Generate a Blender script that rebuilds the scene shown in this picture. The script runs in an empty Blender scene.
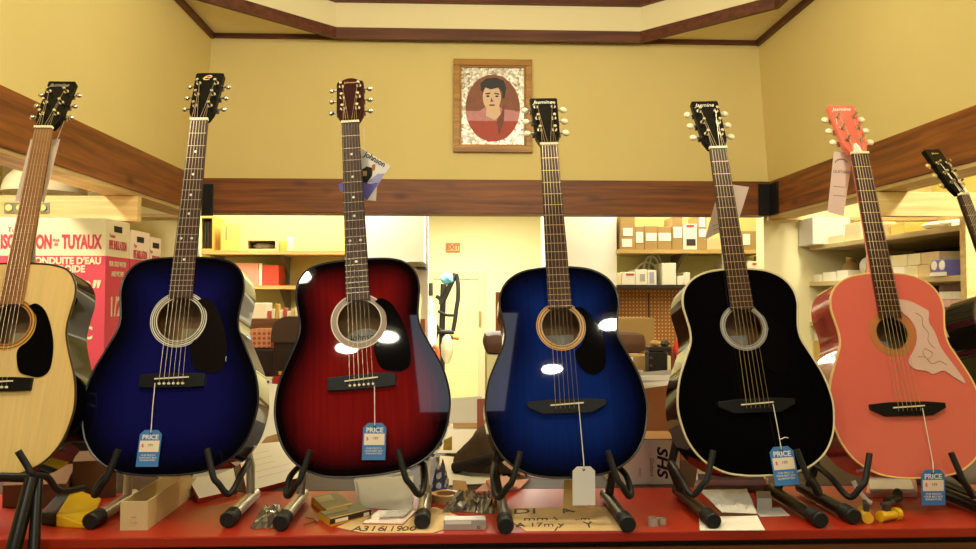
import bpy, bmesh, math, random
from mathutils import Vector, Matrix
random.seed(7)
SC = bpy.context.scene
COL = SC.collection
PI = math.pi
R = math.radians

# ------------------------------------------------------------------ camera
F = 750.0; CX = 488.0; CY = 274.5
YAW = math.atan(30/750); PIT = math.atan(23.5/750*math.cos(YAW))
FW = Vector((math.sin(YAW)*math.cos(PIT), math.cos(YAW)*math.cos(PIT), math.sin(PIT)))
RT = Vector((math.cos(YAW), -math.sin(YAW), 0))
UP = RT.cross(FW)
EYE = Vector((0, 0, 1.463))
CZ = 0.95                                   # counter top height

def ray(px, py): return FW + RT*((px-CX)/F) - UP*((py-CY)/F)
def P(px, py, Y):
    d = ray(px, py); return EYE + d*(Y/d.y)
def G(px, py, z=CZ):
    d = ray(px, py); return EYE + d*((z-EYE.z)/d.z)

cam = bpy.data.cameras.new('camera'); cam.sensor_width = 36; cam.lens = F/976*36
cam.clip_start = 0.05; cam.clip_end = 100
co = bpy.data.objects.new('camera', cam); COL.objects.link(co)
co.matrix_world = Matrix(((RT.x, UP.x, -FW.x, EYE.x), (RT.y, UP.y, -FW.y, EYE.y), (RT.z, UP.z, -FW.z, EYE.z), (0, 0, 0, 1)))
SC.camera = co

# ------------------------------------------------------------------ materials
def lin(c):
    if isinstance(c, str):
        c = [int(c[i:i+2], 16)/255 for i in (0, 2, 4)]
    return tuple((x/12.92 if x <= .04045 else ((x+.055)/1.055)**2.4) for x in c[:3]) + (1,)
_M = {}
def mat(name, col, rough=.6, metal=0, coat=0, spec=.5, trans=0, var=0, scale=8, emit=0, bump=0, alpha=1):
    if name in _M: return _M[name]
    m = bpy.data.materials.new(name); m.use_nodes = True
    nt = m.node_tree; b = nt.nodes['Principled BSDF']
    b.inputs['Base Color'].default_value = lin(col)
    b.inputs['Roughness'].default_value = rough; b.inputs['Metallic'].default_value = metal
    b.inputs['Coat Weight'].default_value = coat; b.inputs['Coat Roughness'].default_value = .04
    b.inputs['Specular IOR Level'].default_value = spec
    b.inputs['Transmission Weight'].default_value = trans
    b.inputs['Alpha'].default_value = alpha
    if emit:
        b.inputs['Emission Color'].default_value = lin(col); b.inputs['Emission Strength'].default_value = emit
    if var or bump:
        tc = nt.nodes.new('ShaderNodeTexCoord'); n = nt.nodes.new('ShaderNodeTexNoise')
        n.inputs['Scale'].default_value = scale; n.inputs['Detail'].default_value = 5
        nt.links.new(tc.outputs['Object'], n.inputs['Vector'])
        if var:
            mx = nt.nodes.new('ShaderNodeMix'); mx.data_type = 'RGBA'
            c = lin(col)
            mx.inputs[6].default_value = tuple(max(0, x*(1-var)) for x in c[:3])+(1,)
            mx.inputs[7].default_value = tuple(min(1, x*(1+var)) for x in c[:3])+(1,)
            nt.links.new(n.outputs['Fac'], mx.inputs[0]); nt.links.new(mx.outputs[2], b.inputs['Base Color'])
        if bump:
            bp = nt.nodes.new('ShaderNodeBump'); bp.inputs['Strength'].default_value = bump; bp.inputs['Distance'].default_value = .01
            nt.links.new(n.outputs['Fac'], bp.inputs['Height']); nt.links.new(bp.outputs['Normal'], b.inputs['Normal'])
    _M[name] = m; return m

def wood(name, c1, c2, axis='X', rough=.5, scale=1.0, knots=True, coat=0):
    """long grain along the given object axis, with darker knots"""
    if name in _M: return _M[name]
    m = bpy.data.materials.new(name); m.use_nodes = True
    nt = m.node_tree; b = nt.nodes['Principled BSDF']; b.inputs['Roughness'].default_value = rough
    b.inputs['Coat Weight'].default_value = coat
    tc = nt.nodes.new('ShaderNodeTexCoord'); mp = nt.nodes.new('ShaderNodeMapping')
    s = {'X': (1.2, 22, 22), 'Y': (22, 1.2, 22), 'Z': (22, 22, 1.2)}[axis]
    mp.inputs['Scale'].default_value = tuple(v*scale for v in s)
    n = nt.nodes.new('ShaderNodeTexNoise'); n.inputs['Scale'].default_value = 1.6; n.inputs['Detail'].default_value = 8; n.inputs['Distortion'].default_value = .6
    rp = nt.nodes.new('ShaderNodeValToRGB')
    rp.color_ramp.elements[0].position = .3; rp.color_ramp.elements[0].color = lin(c1)
    rp.color_ramp.elements[1].position = .7; rp.color_ramp.elements[1].color = lin(c2)
    nt.links.new(tc.outputs['Object'], mp.inputs['Vector']); nt.links.new(mp.outputs['Vector'], n.inputs['Vector'])
    nt.links.new(n.outputs['Fac'], rp.inputs['Fac'])
    out = rp.outputs['Color']
    if knots:
        mp2 = nt.nodes.new('ShaderNodeMapping')
        s2 = {'X': (3, 7, 7), 'Y': (7, 3, 7), 'Z': (7, 7, 3)}[axis]; mp2.inputs['Scale'].default_value = s2
        v = nt.nodes.new('ShaderNodeTexVoronoi'); v.inputs['Scale'].default_value = 1.0
        r2 = nt.nodes.new('ShaderNodeValToRGB')
        r2.color_ramp.elements[0].position = .03; r2.color_ramp.elements[0].color = (.35, .3, .25, 1)
        r2.color_ramp.elements[1].position = .2; r2.color_ramp.elements[1].color = (1, 1, 1, 1)
        mx = nt.nodes.new('ShaderNodeMix'); mx.data_type = 'RGBA'; mx.blend_type = 'MULTIPLY'; mx.inputs[0].default_value = 1
        nt.links.new(tc.outputs['Object'], mp2.inputs['Vector']); nt.links.new(mp2.outputs['Vector'], v.inputs['Vector'])
        nt.links.new(v.outputs['Distance'], r2.inputs['Fac'])
        nt.links.new(out, mx.inputs[6]); nt.links.new(r2.outputs['Color'], mx.inputs[7]); out = mx.outputs[2]
    nt.links.new(out, b.inputs['Base Color'])
    _M[name] = m; return m

def burst(name, stops, rough=.02, coat=0, grain=0):
    """guitar lacquer: colour by the distance from the rim (a painted sunburst)"""
    m = bpy.data.materials.new(name); m.use_nodes = True
    nt = m.node_tree; b = nt.nodes['Principled BSDF']
    b.inputs['Roughness'].default_value = rough; b.inputs['Coat Weight'].default_value = coat; b.inputs['Coat Roughness'].default_value = .03; b.inputs['Specular IOR Level'].default_value = .5
    at = nt.nodes.new('ShaderNodeAttribute'); at.attribute_name = 'rim'
    rp = nt.nodes.new('ShaderNodeValToRGB'); cr = rp.color_ramp
    while len(cr.elements) < len(stops): cr.elements.new(.5)
    for e, (p, c) in zip(cr.elements, stops): e.position = p; e.color = lin(c)
    nt.links.new(at.outputs['Fac'], rp.inputs['Fac'])
    out = rp.outputs['Color']
    if grain:
        tc = nt.nodes.new('ShaderNodeTexCoord'); mp = nt.nodes.new('ShaderNodeMapping'); mp.inputs['Scale'].default_value = (60, 2, 2)
        n = nt.nodes.new('ShaderNodeTexNoise'); n.inputs['Scale'].default_value = 2; n.inputs['Detail'].default_value = 6
        r2 = nt.nodes.new('ShaderNodeValToRGB'); r2.color_ramp.elements[0].color = (1-grain,)*3+(1,); r2.color_ramp.elements[1].color = (1, 1, 1, 1)
        r2.color_ramp.elements[0].position = .35; r2.color_ramp.elements[1].position = .65
        mx = nt.nodes.new('ShaderNodeMix'); mx.data_type = 'RGBA'; mx.blend_type = 'MULTIPLY'; mx.inputs[0].default_value = 1
        nt.links.new(tc.outputs['Object'], mp.inputs['Vector']); nt.links.new(mp.outputs['Vector'], n.inputs['Vector']); nt.links.new(n.outputs['Fac'], r2.inputs['Fac'])
        nt.links.new(out, mx.inputs[6]); nt.links.new(r2.outputs['Color'], mx.inputs[7]); out = mx.outputs[2]
    nt.links.new(out, b.inputs['Base Color'])
    return m

def dots(name, base, dot, pitch, rad, axes=(0, 2), rough=.6):
    """regular dots on a board, in object coordinates"""
    m = bpy.data.materials.new(name); m.use_nodes = True
    nt = m.node_tree; b = nt.nodes['Principled BSDF']; b.inputs['Roughness'].default_value = rough
    tc = nt.nodes.new('ShaderNodeTexCoord'); sp = nt.nodes.new('ShaderNodeSeparateXYZ'); nt.links.new(tc.outputs['Object'], sp.inputs[0])
    sq = []
    for a in axes:
        d = nt.nodes.new('ShaderNodeMath'); d.operation = 'PINGPONG'; d.inputs[1].default_value = pitch/2
        nt.links.new(sp.outputs[a], d.inputs[0])
        q = nt.nodes.new('ShaderNodeMath'); q.operation = 'POWER'; q.inputs[1].default_value = 2; nt.links.new(d.outputs[0], q.inputs[0]); sq.append(q)
    s = nt.nodes.new('ShaderNodeMath'); s.operation = 'ADD'; nt.links.new(sq[0].outputs[0], s.inputs[0]); nt.links.new(sq[1].outputs[0], s.inputs[1])
    l = nt.nodes.new('ShaderNodeMath'); l.operation = 'LESS_THAN'; l.inputs[1].default_value = rad*rad; nt.links.new(s.outputs[0], l.inputs[0])
    mx = nt.nodes.new('ShaderNodeMix'); mx.data_type = 'RGBA'; mx.inputs[6].default_value = lin(base); mx.inputs[7].default_value = lin(dot)
    nt.links.new(l.outputs[0], mx.inputs[0]); nt.links.new(mx.outputs[2], b.inputs['Base Color'])
    return m

BLACK = mat('black_satin', '0c0b0b', .4)
RUBBER = mat('black_rubber', '0b0a0a', .55)
CHROME = mat('chrome', 'd8d4cc', .18, 1)
STEEL = mat('steel_string', 'b9a88c', .3, .9)
BRASS = mat('brass_fret', 'c9a46a', .3, .9)
WHITE = mat('white_paper', 'ece6dc', .7)
IVORY = mat('ivory_plastic', 'efe2bd', .35)
CREAMP = mat('cream_plastic', 'e8d7a6', .35, coat=.3)
KRAFT = mat('kraft_paper', 'cfa56a', .8, var=.12, scale=14)
CARD = mat('cardboard', 'ac8c54', .85, var=.1, scale=6)
CARDL = mat('pale_cardboard', 'd8bf8c', .85, var=.08, scale=6)
CREAMC = mat('cream_carton', 'e9dcae', .8, var=.05, scale=5)
REDINK = mat('red_ink', 'c03546', .7)
BLACKINK = mat('black_ink', '1a1614', .7)
GREYINK = mat('grey_ink', '8b8478', .7)
PAPERW = mat('bright_paper', 'f6efe2', .7)

# ------------------------------------------------------------------ mesh helpers
def NB(): return bmesh.new()
def finish(bm, name, mats, parent=None, smooth=False, loc=None, bevel=0):
    bm.normal_update()
    if bevel:
        es = [e for e in bm.edges if len(e.link_faces) == 2 and e.calc_face_angle(0) > .7]
        if es: bmesh.ops.bevel(bm, geom=es, offset=bevel, segments=2, profile=.6, affect='EDGES')
    me = bpy.data.meshes.new(name)
    if loc is not None: bmesh.ops.translate(bm, verts=bm.verts, vec=-Vector(loc))
    bm.normal_update(); bm.to_mesh(me); bm.free()
    if not isinstance(mats, (list, tuple)): mats = [mats]
    for m in mats: me.materials.append(m)
    if smooth:
        for p in me.polygons: p.use_smooth = True
        try: me.set_sharp_from_angle(angle=R(40))
        except Exception: pass
    o = bpy.data.objects.new(name, me); COL.objects.link(o)
    if loc is not None: o.location = loc
    if parent is not None: o.parent = parent
    return o
def empty(name, loc, parent=None):
    o = bpy.data.objects.new(name, None); o.empty_display_size = .05; COL.objects.link(o); o.location = loc
    if parent: o.parent = parent
    return o
def tag(o, label, cat, group=None, kind=None):
    o['label'] = label; o['category'] = cat
    if group: o['group'] = group
    if kind: o['kind'] = kind
    return o
def struct(o): o['kind'] = 'structure'; return o

def box(bm, a, b, mi=0):
    x0, y0, z0 = (min(a[i], b[i]) for i in range(3)); x1, y1, z1 = (max(a[i], b[i]) for i in range(3))
    v = [bm.verts.new(c) for c in ((x0,y0,z0),(x1,y0,z0),(x1,y1,z0),(x0,y1,z0),(x0,y0,z1),(x1,y0,z1),(x1,y1,z1),(x0,y1,z1))]
    fs = []
    for q in ((3,2,1,0),(4,5,6,7),(0,1,5,4),(1,2,6,5),(2,3,7,6),(3,0,4,7)):
        f = bm.faces.new([v[i] for i in q]); f.material_index = mi; fs.append(f)
    return fs
def hexa(bm, bot, top, mi=0):
    """eight corners: bottom loop and top loop, counter-clockwise from above"""
    v = [bm.verts.new(c) for c in list(bot)+list(top)]; n = len(bot); fs = []
    fs.append(bm.faces.new([v[i] for i in reversed(range(n))])); fs.append(bm.faces.new(v[n:]))
    for i in range(n): fs.append(bm.faces.new([v[i], v[(i+1) % n], v[n+(i+1) % n], v[n+i]]))
    for f in fs: f.material_index = mi
    return fs
def prism(bm, pts, z0, z1, mi=0):
    a = sum(pts[i][0]*pts[(i+1) % len(pts)][1]-pts[(i+1) % len(pts)][0]*pts[i][1] for i in range(len(pts)))
    if a < 0: pts = list(reversed(pts))
    return hexa(bm, [(p[0], p[1], z0) for p in pts], [(p[0], p[1], z1) for p in pts], mi)
def cyl(bm, a, b, r0, r1=None, n=16, mi=0, caps=True):
    a = Vector(a); b = Vector(b); r1 = r0 if r1 is None else r1
    d = (b-a).normalized(); u = d.orthogonal().normalized(); w = d.cross(u)
    A = [bm.verts.new(a+(u*math.cos(t)+w*math.sin(t))*r0) for t in (2*PI*i/n for i in range(n))]
    B = [bm.verts.new(b+(u*math.cos(t)+w*math.sin(t))*r1) for t in (2*PI*i/n for i in range(n))]
    for i in range(n):
        f = bm.faces.new((A[i], A[(i+1) % n], B[(i+1) % n], B[i])); f.material_index = mi
    if caps:
        bm.faces.new(list(reversed(A))).material_index = mi; bm.faces.new(B).material_index = mi
def tube(bm, pts, r, n=10, mi=0):
    pts = [Vector(p) for p in pts]; rs = r if isinstance(r, (list, tuple)) else [r]*len(pts)
    d0 = (pts[1]-pts[0]).normalized(); u = d0.orthogonal().normalized(); rings = []
    for i, p in enumerate(pts):
        if i == 0: d = pts[1]-pts[0]
        elif i == len(pts)-1: d = pts[-1]-pts[-2]
        else: d = (pts[i+1]-p).normalized()+(p-pts[i-1]).normalized()
        d.normalize(); u = (u-d*u.dot(d)).normalized(); w = d.cross(u)
        rings.append([bm.verts.new(p+(u*math.cos(t)+w*math.sin(t))*rs[i]) for t in (2*PI*k/n for k in range(n))])
    for A, B in zip(rings, rings[1:]):
        for i in range(n):
            f = bm.faces.new((A[i], A[(i+1) % n], B[(i+1) % n], B[i])); f.material_index = mi
    bm.faces.new(list(reversed(rings[0]))).material_index = mi; bm.faces.new(rings[-1]).material_index = mi
def smoothpath(pts, k=6):
    pts = [Vector(p) for p in pts]; out = []
    for i in range(len(pts)-1):
        p0 = pts[max(i-1, 0)]; p1 = pts[i]; p2 = pts[i+1]; p3 = pts[min(i+2, len(pts)-1)]
        for j in range(k):
            t = j/k
            out.append(.5*((2*p1)+(p2-p0)*t+(2*p0-5*p1+4*p2-p3)*t*t+(3*p1-p0-3*p2+p3)*t**3))
    out.append(pts[-1]); return out
def lathe(bm, c, prof, n=24, mi=0, axis='Z'):
    c = Vector(c); rings = []
    for r, z in prof:
        if axis == 'Z': rings.append([bm.verts.new(c+Vector((r*math.cos(t), r*math.sin(t), z))) for t in (2*PI*i/n for i in range(n))])
        else: rings.append([bm.verts.new(c+Vector((r*math.cos(t), -z, r*math.sin(t)))) for t in (2*PI*i/n for i in range(n))])
    for A, B in zip(rings, rings[1:]):
        for i in range(n): bm.faces.new((A[i], A[(i+1) % n], B[(i+1) % n], B[i])).material_index = mi
    bm.faces.new(list(reversed(rings[0]))).material_index = mi; bm.faces.new(rings[-1]).material_index = mi
def ellipsoid(bm, c, rx, ry, rz, n=16, m=10, jit=0, mi=0):
    r = bmesh.ops.create_uvsphere(bm, u_segments=n, v_segments=m, radius=1)
    for v in r['verts']:
        k = 1+random.uniform(-jit, jit)
        v.co = Vector((v.co.x*rx*k+c[0], v.co.y*ry*k+c[1], v.co.z*rz*k+c[2]))
    fs = {f for v in r['verts'] for f in v.link_faces}
    for f in fs: f.material_index = mi

_T = {}
def text(s, size, m, parent=None, mtx=None, name='lettering', bold=0, shear=0, sx=1.0, align='CENTER', depth=.0004):
    """flat lettering as a mesh; x right, y up, facing +z before mtx"""
    key = (s, size, bold, shear, sx, align, depth, m.name)
    if key not in _T:
        cu = bpy.data.curves.new('lettering', 'FONT'); cu.body = s; cu.size = size; cu.offset = bold; cu.shear = shear
        cu.align_x = align; cu.align_y = 'CENTER'; cu.extrude = depth; cu.resolution_u = 3
        ob = bpy.data.objects.new('lettering', cu); COL.objects.link(ob)
        dg = bpy.context.evaluated_depsgraph_get(); dg.update()
        me = bpy.data.meshes.new_from_object(ob.evaluated_get(dg))
        bpy.data.objects.remove(ob); bpy.data.curves.remove(cu)
        for v in me.vertices: v.co.x *= sx
        me.materials.clear(); me.materials.append(m); me.name = 'lettering'
        _T[key] = me
    o = bpy.data.objects.new(name, _T[key]); COL.objects.link(o)
    if parent is not None: o.parent = parent
    if mtx is not None: o.matrix_local = mtx
    return o
# lettering on a front facing (-Y) plane
def M_front(x, y, z, rot=0): return Matrix.Translation((x, y, z)) @ Matrix.Rotation(R(90), 4, 'X') @ Matrix.Rotation(rot, 4, 'Z')
# on a face that looks to +X
def M_right(x, y, z): return Matrix.Translation((x, y, z)) @ Matrix.Rotation(R(90), 4, 'Z') @ Matrix.Rotation(R(90), 4, 'X')
def M_left(x, y, z): return Matrix.Translation((x, y, z)) @ Matrix.Rotation(R(-90), 4, 'Z') @ Matrix.Rotation(R(90), 4, 'X')
def M_up(x, y, z, rot=0): return Matrix.Translation((x, y, z)) @ Matrix.Rotation(rot, 4, 'Z')

def pxbox(name, label, cat, rect, Y, depth, m, group=None, bevel=.003, base=None, tilt=0):
    """a box whose front face fills a pixel rectangle at distance Y; an object with its origin at the base"""
    x0, y0, x1, y1 = rect
    y0, y1 = min(y0, y1), max(y0, y1)
    a = P(x0, y1, Y); b = P(x1, y0, Y)
    z0 = a.z if base is None else base
    bm = NB(); loc = Vector(((a.x+b.x)/2, Y+depth/2, z0))
    box(bm, (a.x, Y, z0), (b.x, Y+depth, b.z))
    o = finish(bm, name, m, None, loc=loc, bevel=bevel)
    if label: tag(o, label, cat, group)
    return o
def dims(o):
    vs = [v.co for v in o.data.vertices]
    return [min(v[i] for v in vs) for i in range(3)], [max(v[i] for v in vs) for i in range(3)]

def slab(name, label, cat, top4, th, mats, group=None, loc=None, bevel=0):
    """a flat slab: four corners of its upper face (front-left, front-right, back-right, back-left), thickness downward"""
    c = [Vector(p) for p in top4]; n = (c[1]-c[0]).cross(c[3]-c[0]).normalized()
    bm = NB(); fs = hexa(bm, [p-n*th for p in c], c, 0)
    if isinstance(mats, (list, tuple)) and len(mats) > 1:
        for f in fs[2:]: f.material_index = 1
        fs[0].material_index = 1
    o = finish(bm, name, mats, None, loc=sum((p-n*th for p in c), Vector())/4, bevel=bevel)
    if label: tag(o, label, cat, group)
    return o


# ------------------------------------------------------------------ the room
EZ = EYE.z
WALL = mat('yellow_wall_paint', 'e0cd88', .75, var=.04, scale=3)
WALLC = mat('ceiling_paint', 'f2e6ba', .8)
OLIVE = mat('olive_yellow_paint', 'd9cc7c', .8, var=.05, scale=2)
PALE = mat('pale_yellow_paint', 'f1e7b4', .8)
WHITEP = mat('white_wall_paint', 'f3efdc', .8)
TRIM = wood('dark_trim_wood', '4a2110', '6e3a20', 'X', .5, knots=False)
TRIMY = wood('dark_trim_wood_y', '4a2110', '6e3a20', 'Y', .5, knots=False)
BEAMX = wood('beam_wood_x', '582c0a', '94541a', 'X', .5)
BEAMY = wood('beam_wood_y', '5e300f', '9a5a22', 'Y', .5)
PINE = wood('pale_pine', 'cda766', 'e6cf95', 'X', .6, knots=False)
PINEY = wood('pale_pine_y', 'b79558', 'd6bc84', 'Y', .6, knots=False)
FLOORM = wood('floor_planks', '4a3524', '6b4d33', 'Y', .5, knots=False)
ZC = EZ+1.578                                    # ceiling
ZT = EZ+.708; ZB = EZ+.503                       # beam top and underside
LX, RX = -1.52, 1.897                             # inner walls at the beam
LXT, RXT = -1.472, 1.843                         # and at the ceiling
YB = 4.50; YF = -6.0; YH0 = .95
YD = 10.5                                        # far wall of the back room

bm = NB(); box(bm, (-3.2, YF-.2, -.1), (3.4, YD+.2, 0)); struct(finish(bm, 'floor', FLOORM))
# upper walls (above the beams), leaning in a little
bm = NB(); hexa(bm, [(LX-.12, YH0, ZT-.004), (LX-.002, YH0, ZT-.004), (LX-.002, YB+.1, ZT-.004), (LX-.12, YB+.1, ZT-.004)],
                [(LXT-.12, YH0, ZC+.4), (LXT+.024, YH0, ZC+.4), (LXT+.024, YB+.1, ZC+.4), (LXT-.12, YB+.1, ZC+.4)]); struct(finish(bm, 'wall_left', WALL))
bm = NB(); hexa(bm, [(RX+.001, YH0, ZT-.004), (RX+.12, YH0, ZT-.004), (RX+.12, YB+.1, ZT-.004), (RX+.001, YB+.1, ZT-.004)],
                [(RXT-.024, YH0, ZC+.4), (RXT+.12, YH0, ZC+.4), (RXT+.12, YB+.1, ZC+.4), (RXT-.024, YB+.1, ZC+.4)]); struct(finish(bm, 'wall_right', WALL))
bm = NB(); box(bm, (LX-.2, YB, ZB+.02), (RX+.2, YB+.12, ZC+.4)); struct(finish(bm, 'wall_back', WALL))
# beams round the opening
bm = NB(); box(bm, (LX, YB-.035, ZB), (RX, YB+.12, ZT)); struct(finish(bm, 'trim_1', BEAMX, bevel=.004))
bm = NB(); box(bm, (LX-.16, YH0+.08, ZB), (LX+.004, YB-.036, ZT)); struct(finish(bm, 'trim_2', BEAMY, bevel=.004))
bm = NB(); box(bm, (RX-.004, YH0+.08, ZB), (RX+.16, YB-.036, ZT)); struct(finish(bm, 'trim_3', BEAMY, bevel=.004))
# pale strip along the underside of the side beams
bm = NB(); box(bm, (LX-.15, YH0+.08, ZB-.018), (LX-.005, YB-.05, ZB)); struct(finish(bm, 'trim_4', PINEY))
bm = NB(); box(bm, (RX+.005, YH0+.08, ZB-.018), (RX+.15, YB-.05, ZB)); struct(finish(bm, 'trim_5', PINEY))

# ceiling with the raised eight-sided recess
oc = [(-.73, 4.44), (-1.36, 3.87), (-1.36, 1.6), (-.73, .97), (1.10, .97), (1.70, 1.6), (1.70, 3.87), (1.10, 4.44)]
rc = [(LXT-.05, 4.55), (LXT-.05, 3.87), (LXT-.05, 1.6), (LXT-.05, YH0), (RXT+.05, YH0), (RXT+.05, 1.6), (RXT+.05, 3.87), (RXT+.05, 4.55)]
bm = NB()
ov = [bm.verts.new((x, y, ZC)) for x, y in oc]; rv = [bm.verts.new((x, y, ZC)) for x, y in rc]
hv = [bm.verts.new((x, y, ZC+.30)) for x, y in oc]
for i in range(8):
    j = (i+1) % 8
    bm.faces.new((ov[i], ov[j], rv[j], rv[i])); bm.faces.new((ov[j], ov[i], hv[i], hv[j]))
bm.faces.new(hv)
struct(finish(bm, 'ceiling', WALLC))
def ring_trim(name, z0, z1, w):
    bm = NB(); n = 8; c = Vector((.17, 2.7))
    A = [Vector(p) for p in oc]
    off = []
    for i in range(n):                                        # offset inwards by w
        p, q, r = A[i-1], A[i], A[(i+1) % n]
        d1 = (q-p).normalized(); d2 = (r-q).normalized()
        n1 = Vector((-d1.y, d1.x)); n2 = Vector((-d2.y, d2.x))
        if (c-q).dot(n1) < 0: n1 = -n1
        if (c-q).dot(n2) < 0: n2 = -n2
        b = (n1+n2).normalized(); off.append(q+b*(w/max(.3, b.dot(n1))))
    for i in range(n):
        j = (i+1) % n
        hexa(bm, [(*A[i], z0), (*A[j], z0), (*off[j], z0), (*off[i], z0)], [(*A[i], z1), (*A[j], z1), (*off[j], z1), (*off[i], z1)])
    bmesh.ops.recalc_face_normals(bm, faces=bm.faces)
    return struct(finish(bm, name, TRIM))
ring_trim('trim_6', ZC-.044, ZC+.020, .03)
ring_trim('trim_7', ZC+.178, ZC+.30, .03)
bm = NB(); box(bm, (LXT, YB-.02, ZC-.026), (RXT, YB, ZC)); struct(finish(bm, 'trim_8', TRIM))
bm = NB(); box(bm, (LXT-.01, YH0, ZC-.034), (LXT+.022, YB-.021, ZC)); struct(finish(bm, 'trim_9', TRIMY))
bm = NB(); box(bm, (RXT-.022, YH0, ZC-.034), (RXT+.01, YB-.021, ZC)); struct(finish(bm, 'trim_10', TRIMY))

# outer shell: side bays, back room, shop front
BLX, BRX = -2.75, 3.0; ZL = EZ+1.02
bm = NB(); box(bm, (BLX-.1, YF, 0), (BLX, 4.62, ZL)); struct(finish(bm, 'wall_left_bay', OLIVE))
bm = NB(); box(bm, (BRX, YF, 0), (BRX+.1, 4.62, ZL)); struct(finish(bm, 'wall_right_bay', OLIVE))
HALLW = wood('dark_hall_panel', '2a1a10', '3c2616', 'Z', .6, knots=False); HALLC = mat('dark_hall_ceiling', '2c2018', .8)  # unseen hall, coloured dark so the guitars mirror little light
bm = NB(); box(bm, (BLX-.1, YF, ZL), (BLX, YH0, ZC)); struct(finish(bm, 'wall_hall_left', HALLW))
bm = NB(); box(bm, (BRX, YF, ZL), (BRX+.1, YH0, ZC)); struct(finish(bm, 'wall_hall_right', HALLW))
bm = NB(); box(bm, (BLX, YH0, ZL), (LX-.12, YH0+.08, ZC)); struct(finish(bm, 'wall_hall_return_left', HALLW))
bm = NB(); box(bm, (RX+.12, YH0, ZL), (BRX, YH0+.08, ZC)); struct(finish(bm, 'wall_hall_return_right', HALLW))
bm = NB()
for q_, r_ in (((BLX-.1, YF, ZC), (-.36, YH0, ZC+.1)), ((.44, YF, ZC), (BRX+.1, YH0, ZC+.1)), ((-.36, YF, ZC), (.44, -2.85, ZC+.1)), ((-.36, -.95, ZC), (.44, YH0, ZC+.1))): box(bm, q_, r_)
struct(finish(bm, 'ceiling_hall', HALLC))
bm = NB(); box(bm, (BLX, YH0, ZL), (LX-.1, 4.62, ZL+.08)); struct(finish(bm, 'ceiling_left_bay', WALLC))
bm = NB(); box(bm, (RX+.1, YH0, ZL), (BRX, 4.62, ZL+.08)); struct(finish(bm, 'ceiling_right_bay', WALLC))
bm = NB(); box(bm, (BLX, 4.62, 0), (-1.60, 4.74, ZL)); struct(finish(bm, 'wall_left_bay_end', PALE))
bm = NB(); box(bm, (1.915, 4.62, 0), (BRX, 4.74, ZL)); struct(finish(bm, 'wall_right_bay_end', PALE))
bm = NB()
for a, b in (((-2.8, YF-.12, 0), (3.1, YF, .8)), ((-2.8, YF-.12, 2.45), (3.1, YF, 3.4)), ((-2.8, YF-.12, .8), (-1.3, YF, 2.45)),
             ((-.15, YF-.12, .8), (.35, YF, 2.45)), ((1.7, YF-.12, .8), (3.1, YF, 2.45))): box(bm, a, b)
struct(finish(bm, 'wall_front', HALLW))
# back room behind the opening
ZR = EZ+1.3
bm = NB(); box(bm, (-3.0, YB+.12, ZR), (3.3, YD+.1, ZR+.1)); struct(finish(bm, 'ceiling_back_room', WHITEP))
bm = NB(); box(bm, (-3.1, YD, 0), (3.3, YD+.1, ZR)); struct(finish(bm, 'wall_back_room_far', PALE))
bm = NB(); box(bm, (-3.1, 4.74, 0), (-3.0, YD, ZR)); struct(finish(bm, 'wall_back_room_left', PALE))
bm = NB(); box(bm, (3.2, 4.74, 0), (3.3, YD, ZR)); struct(finish(bm, 'wall_back_room_right', PALE))
YP = 5.80
xl = P(428, 300, YP).x
bm = NB(); box(bm, (-3.0, YP, 0), (P(362, 300, YP).x, YP+.1, ZR)); struct(finish(bm, 'wall_partition_left', OLIVE))
bm = NB(); box(bm, (P(362, 300, YP).x, YP-.02, 0), (xl, YP+.1, ZR)); struct(finish(bm, 'wall_partition_middle', WHITEP))
bm = NB(); box(bm, (P(617, 300, YP).x, YP, 0), (3.2, YP+.1, ZR)); struct(finish(bm, 'wall_partition_right', OLIVE))
# windows in the shop front behind the camera
DAY = mat('daylight_window_pane', 'e8f0ff', .3, emit=1.5)
GLOWP = mat('ceiling_glow_pane', 'd4d8ee', .4, emit=1.3)
bm = NB(); box(bm, (-.36, -2.85, ZC+.05), (.44, -.95, ZC+.06)); w = struct(finish(bm, 'window_3', GLOWP))  # glowing pane added overhead for the pale patch mirrored in the guitars
bm = NB()
for q_, r_ in (((-.36, -2.85, ZC-.01), (-.33, -.95, ZC+.05)), ((.41, -2.85, ZC-.01), (.44, -.95, ZC+.05)), ((-.33, -2.85, ZC-.01), (.41, -2.82, ZC+.05)), ((-.33, -.98, ZC-.01), (.41, -.95, ZC+.05)), ((.20, -2.82, ZC-.005), (.225, -.98, ZC+.05))): box(bm, q_, r_)
finish(bm, 'window_frame', TRIM, w)
for k, (x0, x1) in enumerate(((-1.3, -.15), (.35, 1.7))):
    bm = NB(); box(bm, (x0, YF-.06, .8), (x1, YF-.05, 2.45)); w = struct(finish(bm, 'window_%d' % (k+1), DAY))
    bm = NB()
    for a, b in (((x0, YF-.09, .8), (x0+.05, YF, 2.45)), ((x1-.05, YF-.09, .8), (x1, YF, 2.45)), ((x0, YF-.09, .8), (x1, YF, .85)), ((x0, YF-.09, 2.4), (x1, YF, 2.45)),
                 (((x0+x1)/2-.025, YF-.09, .8), ((x0+x1)/2+.025, YF, 2.45)), ((x0, YF-.09, 1.70), (x1, YF, 1.75))): box(bm, a, b)
    finish(bm, 'window_frame', TRIM, w)
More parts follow.
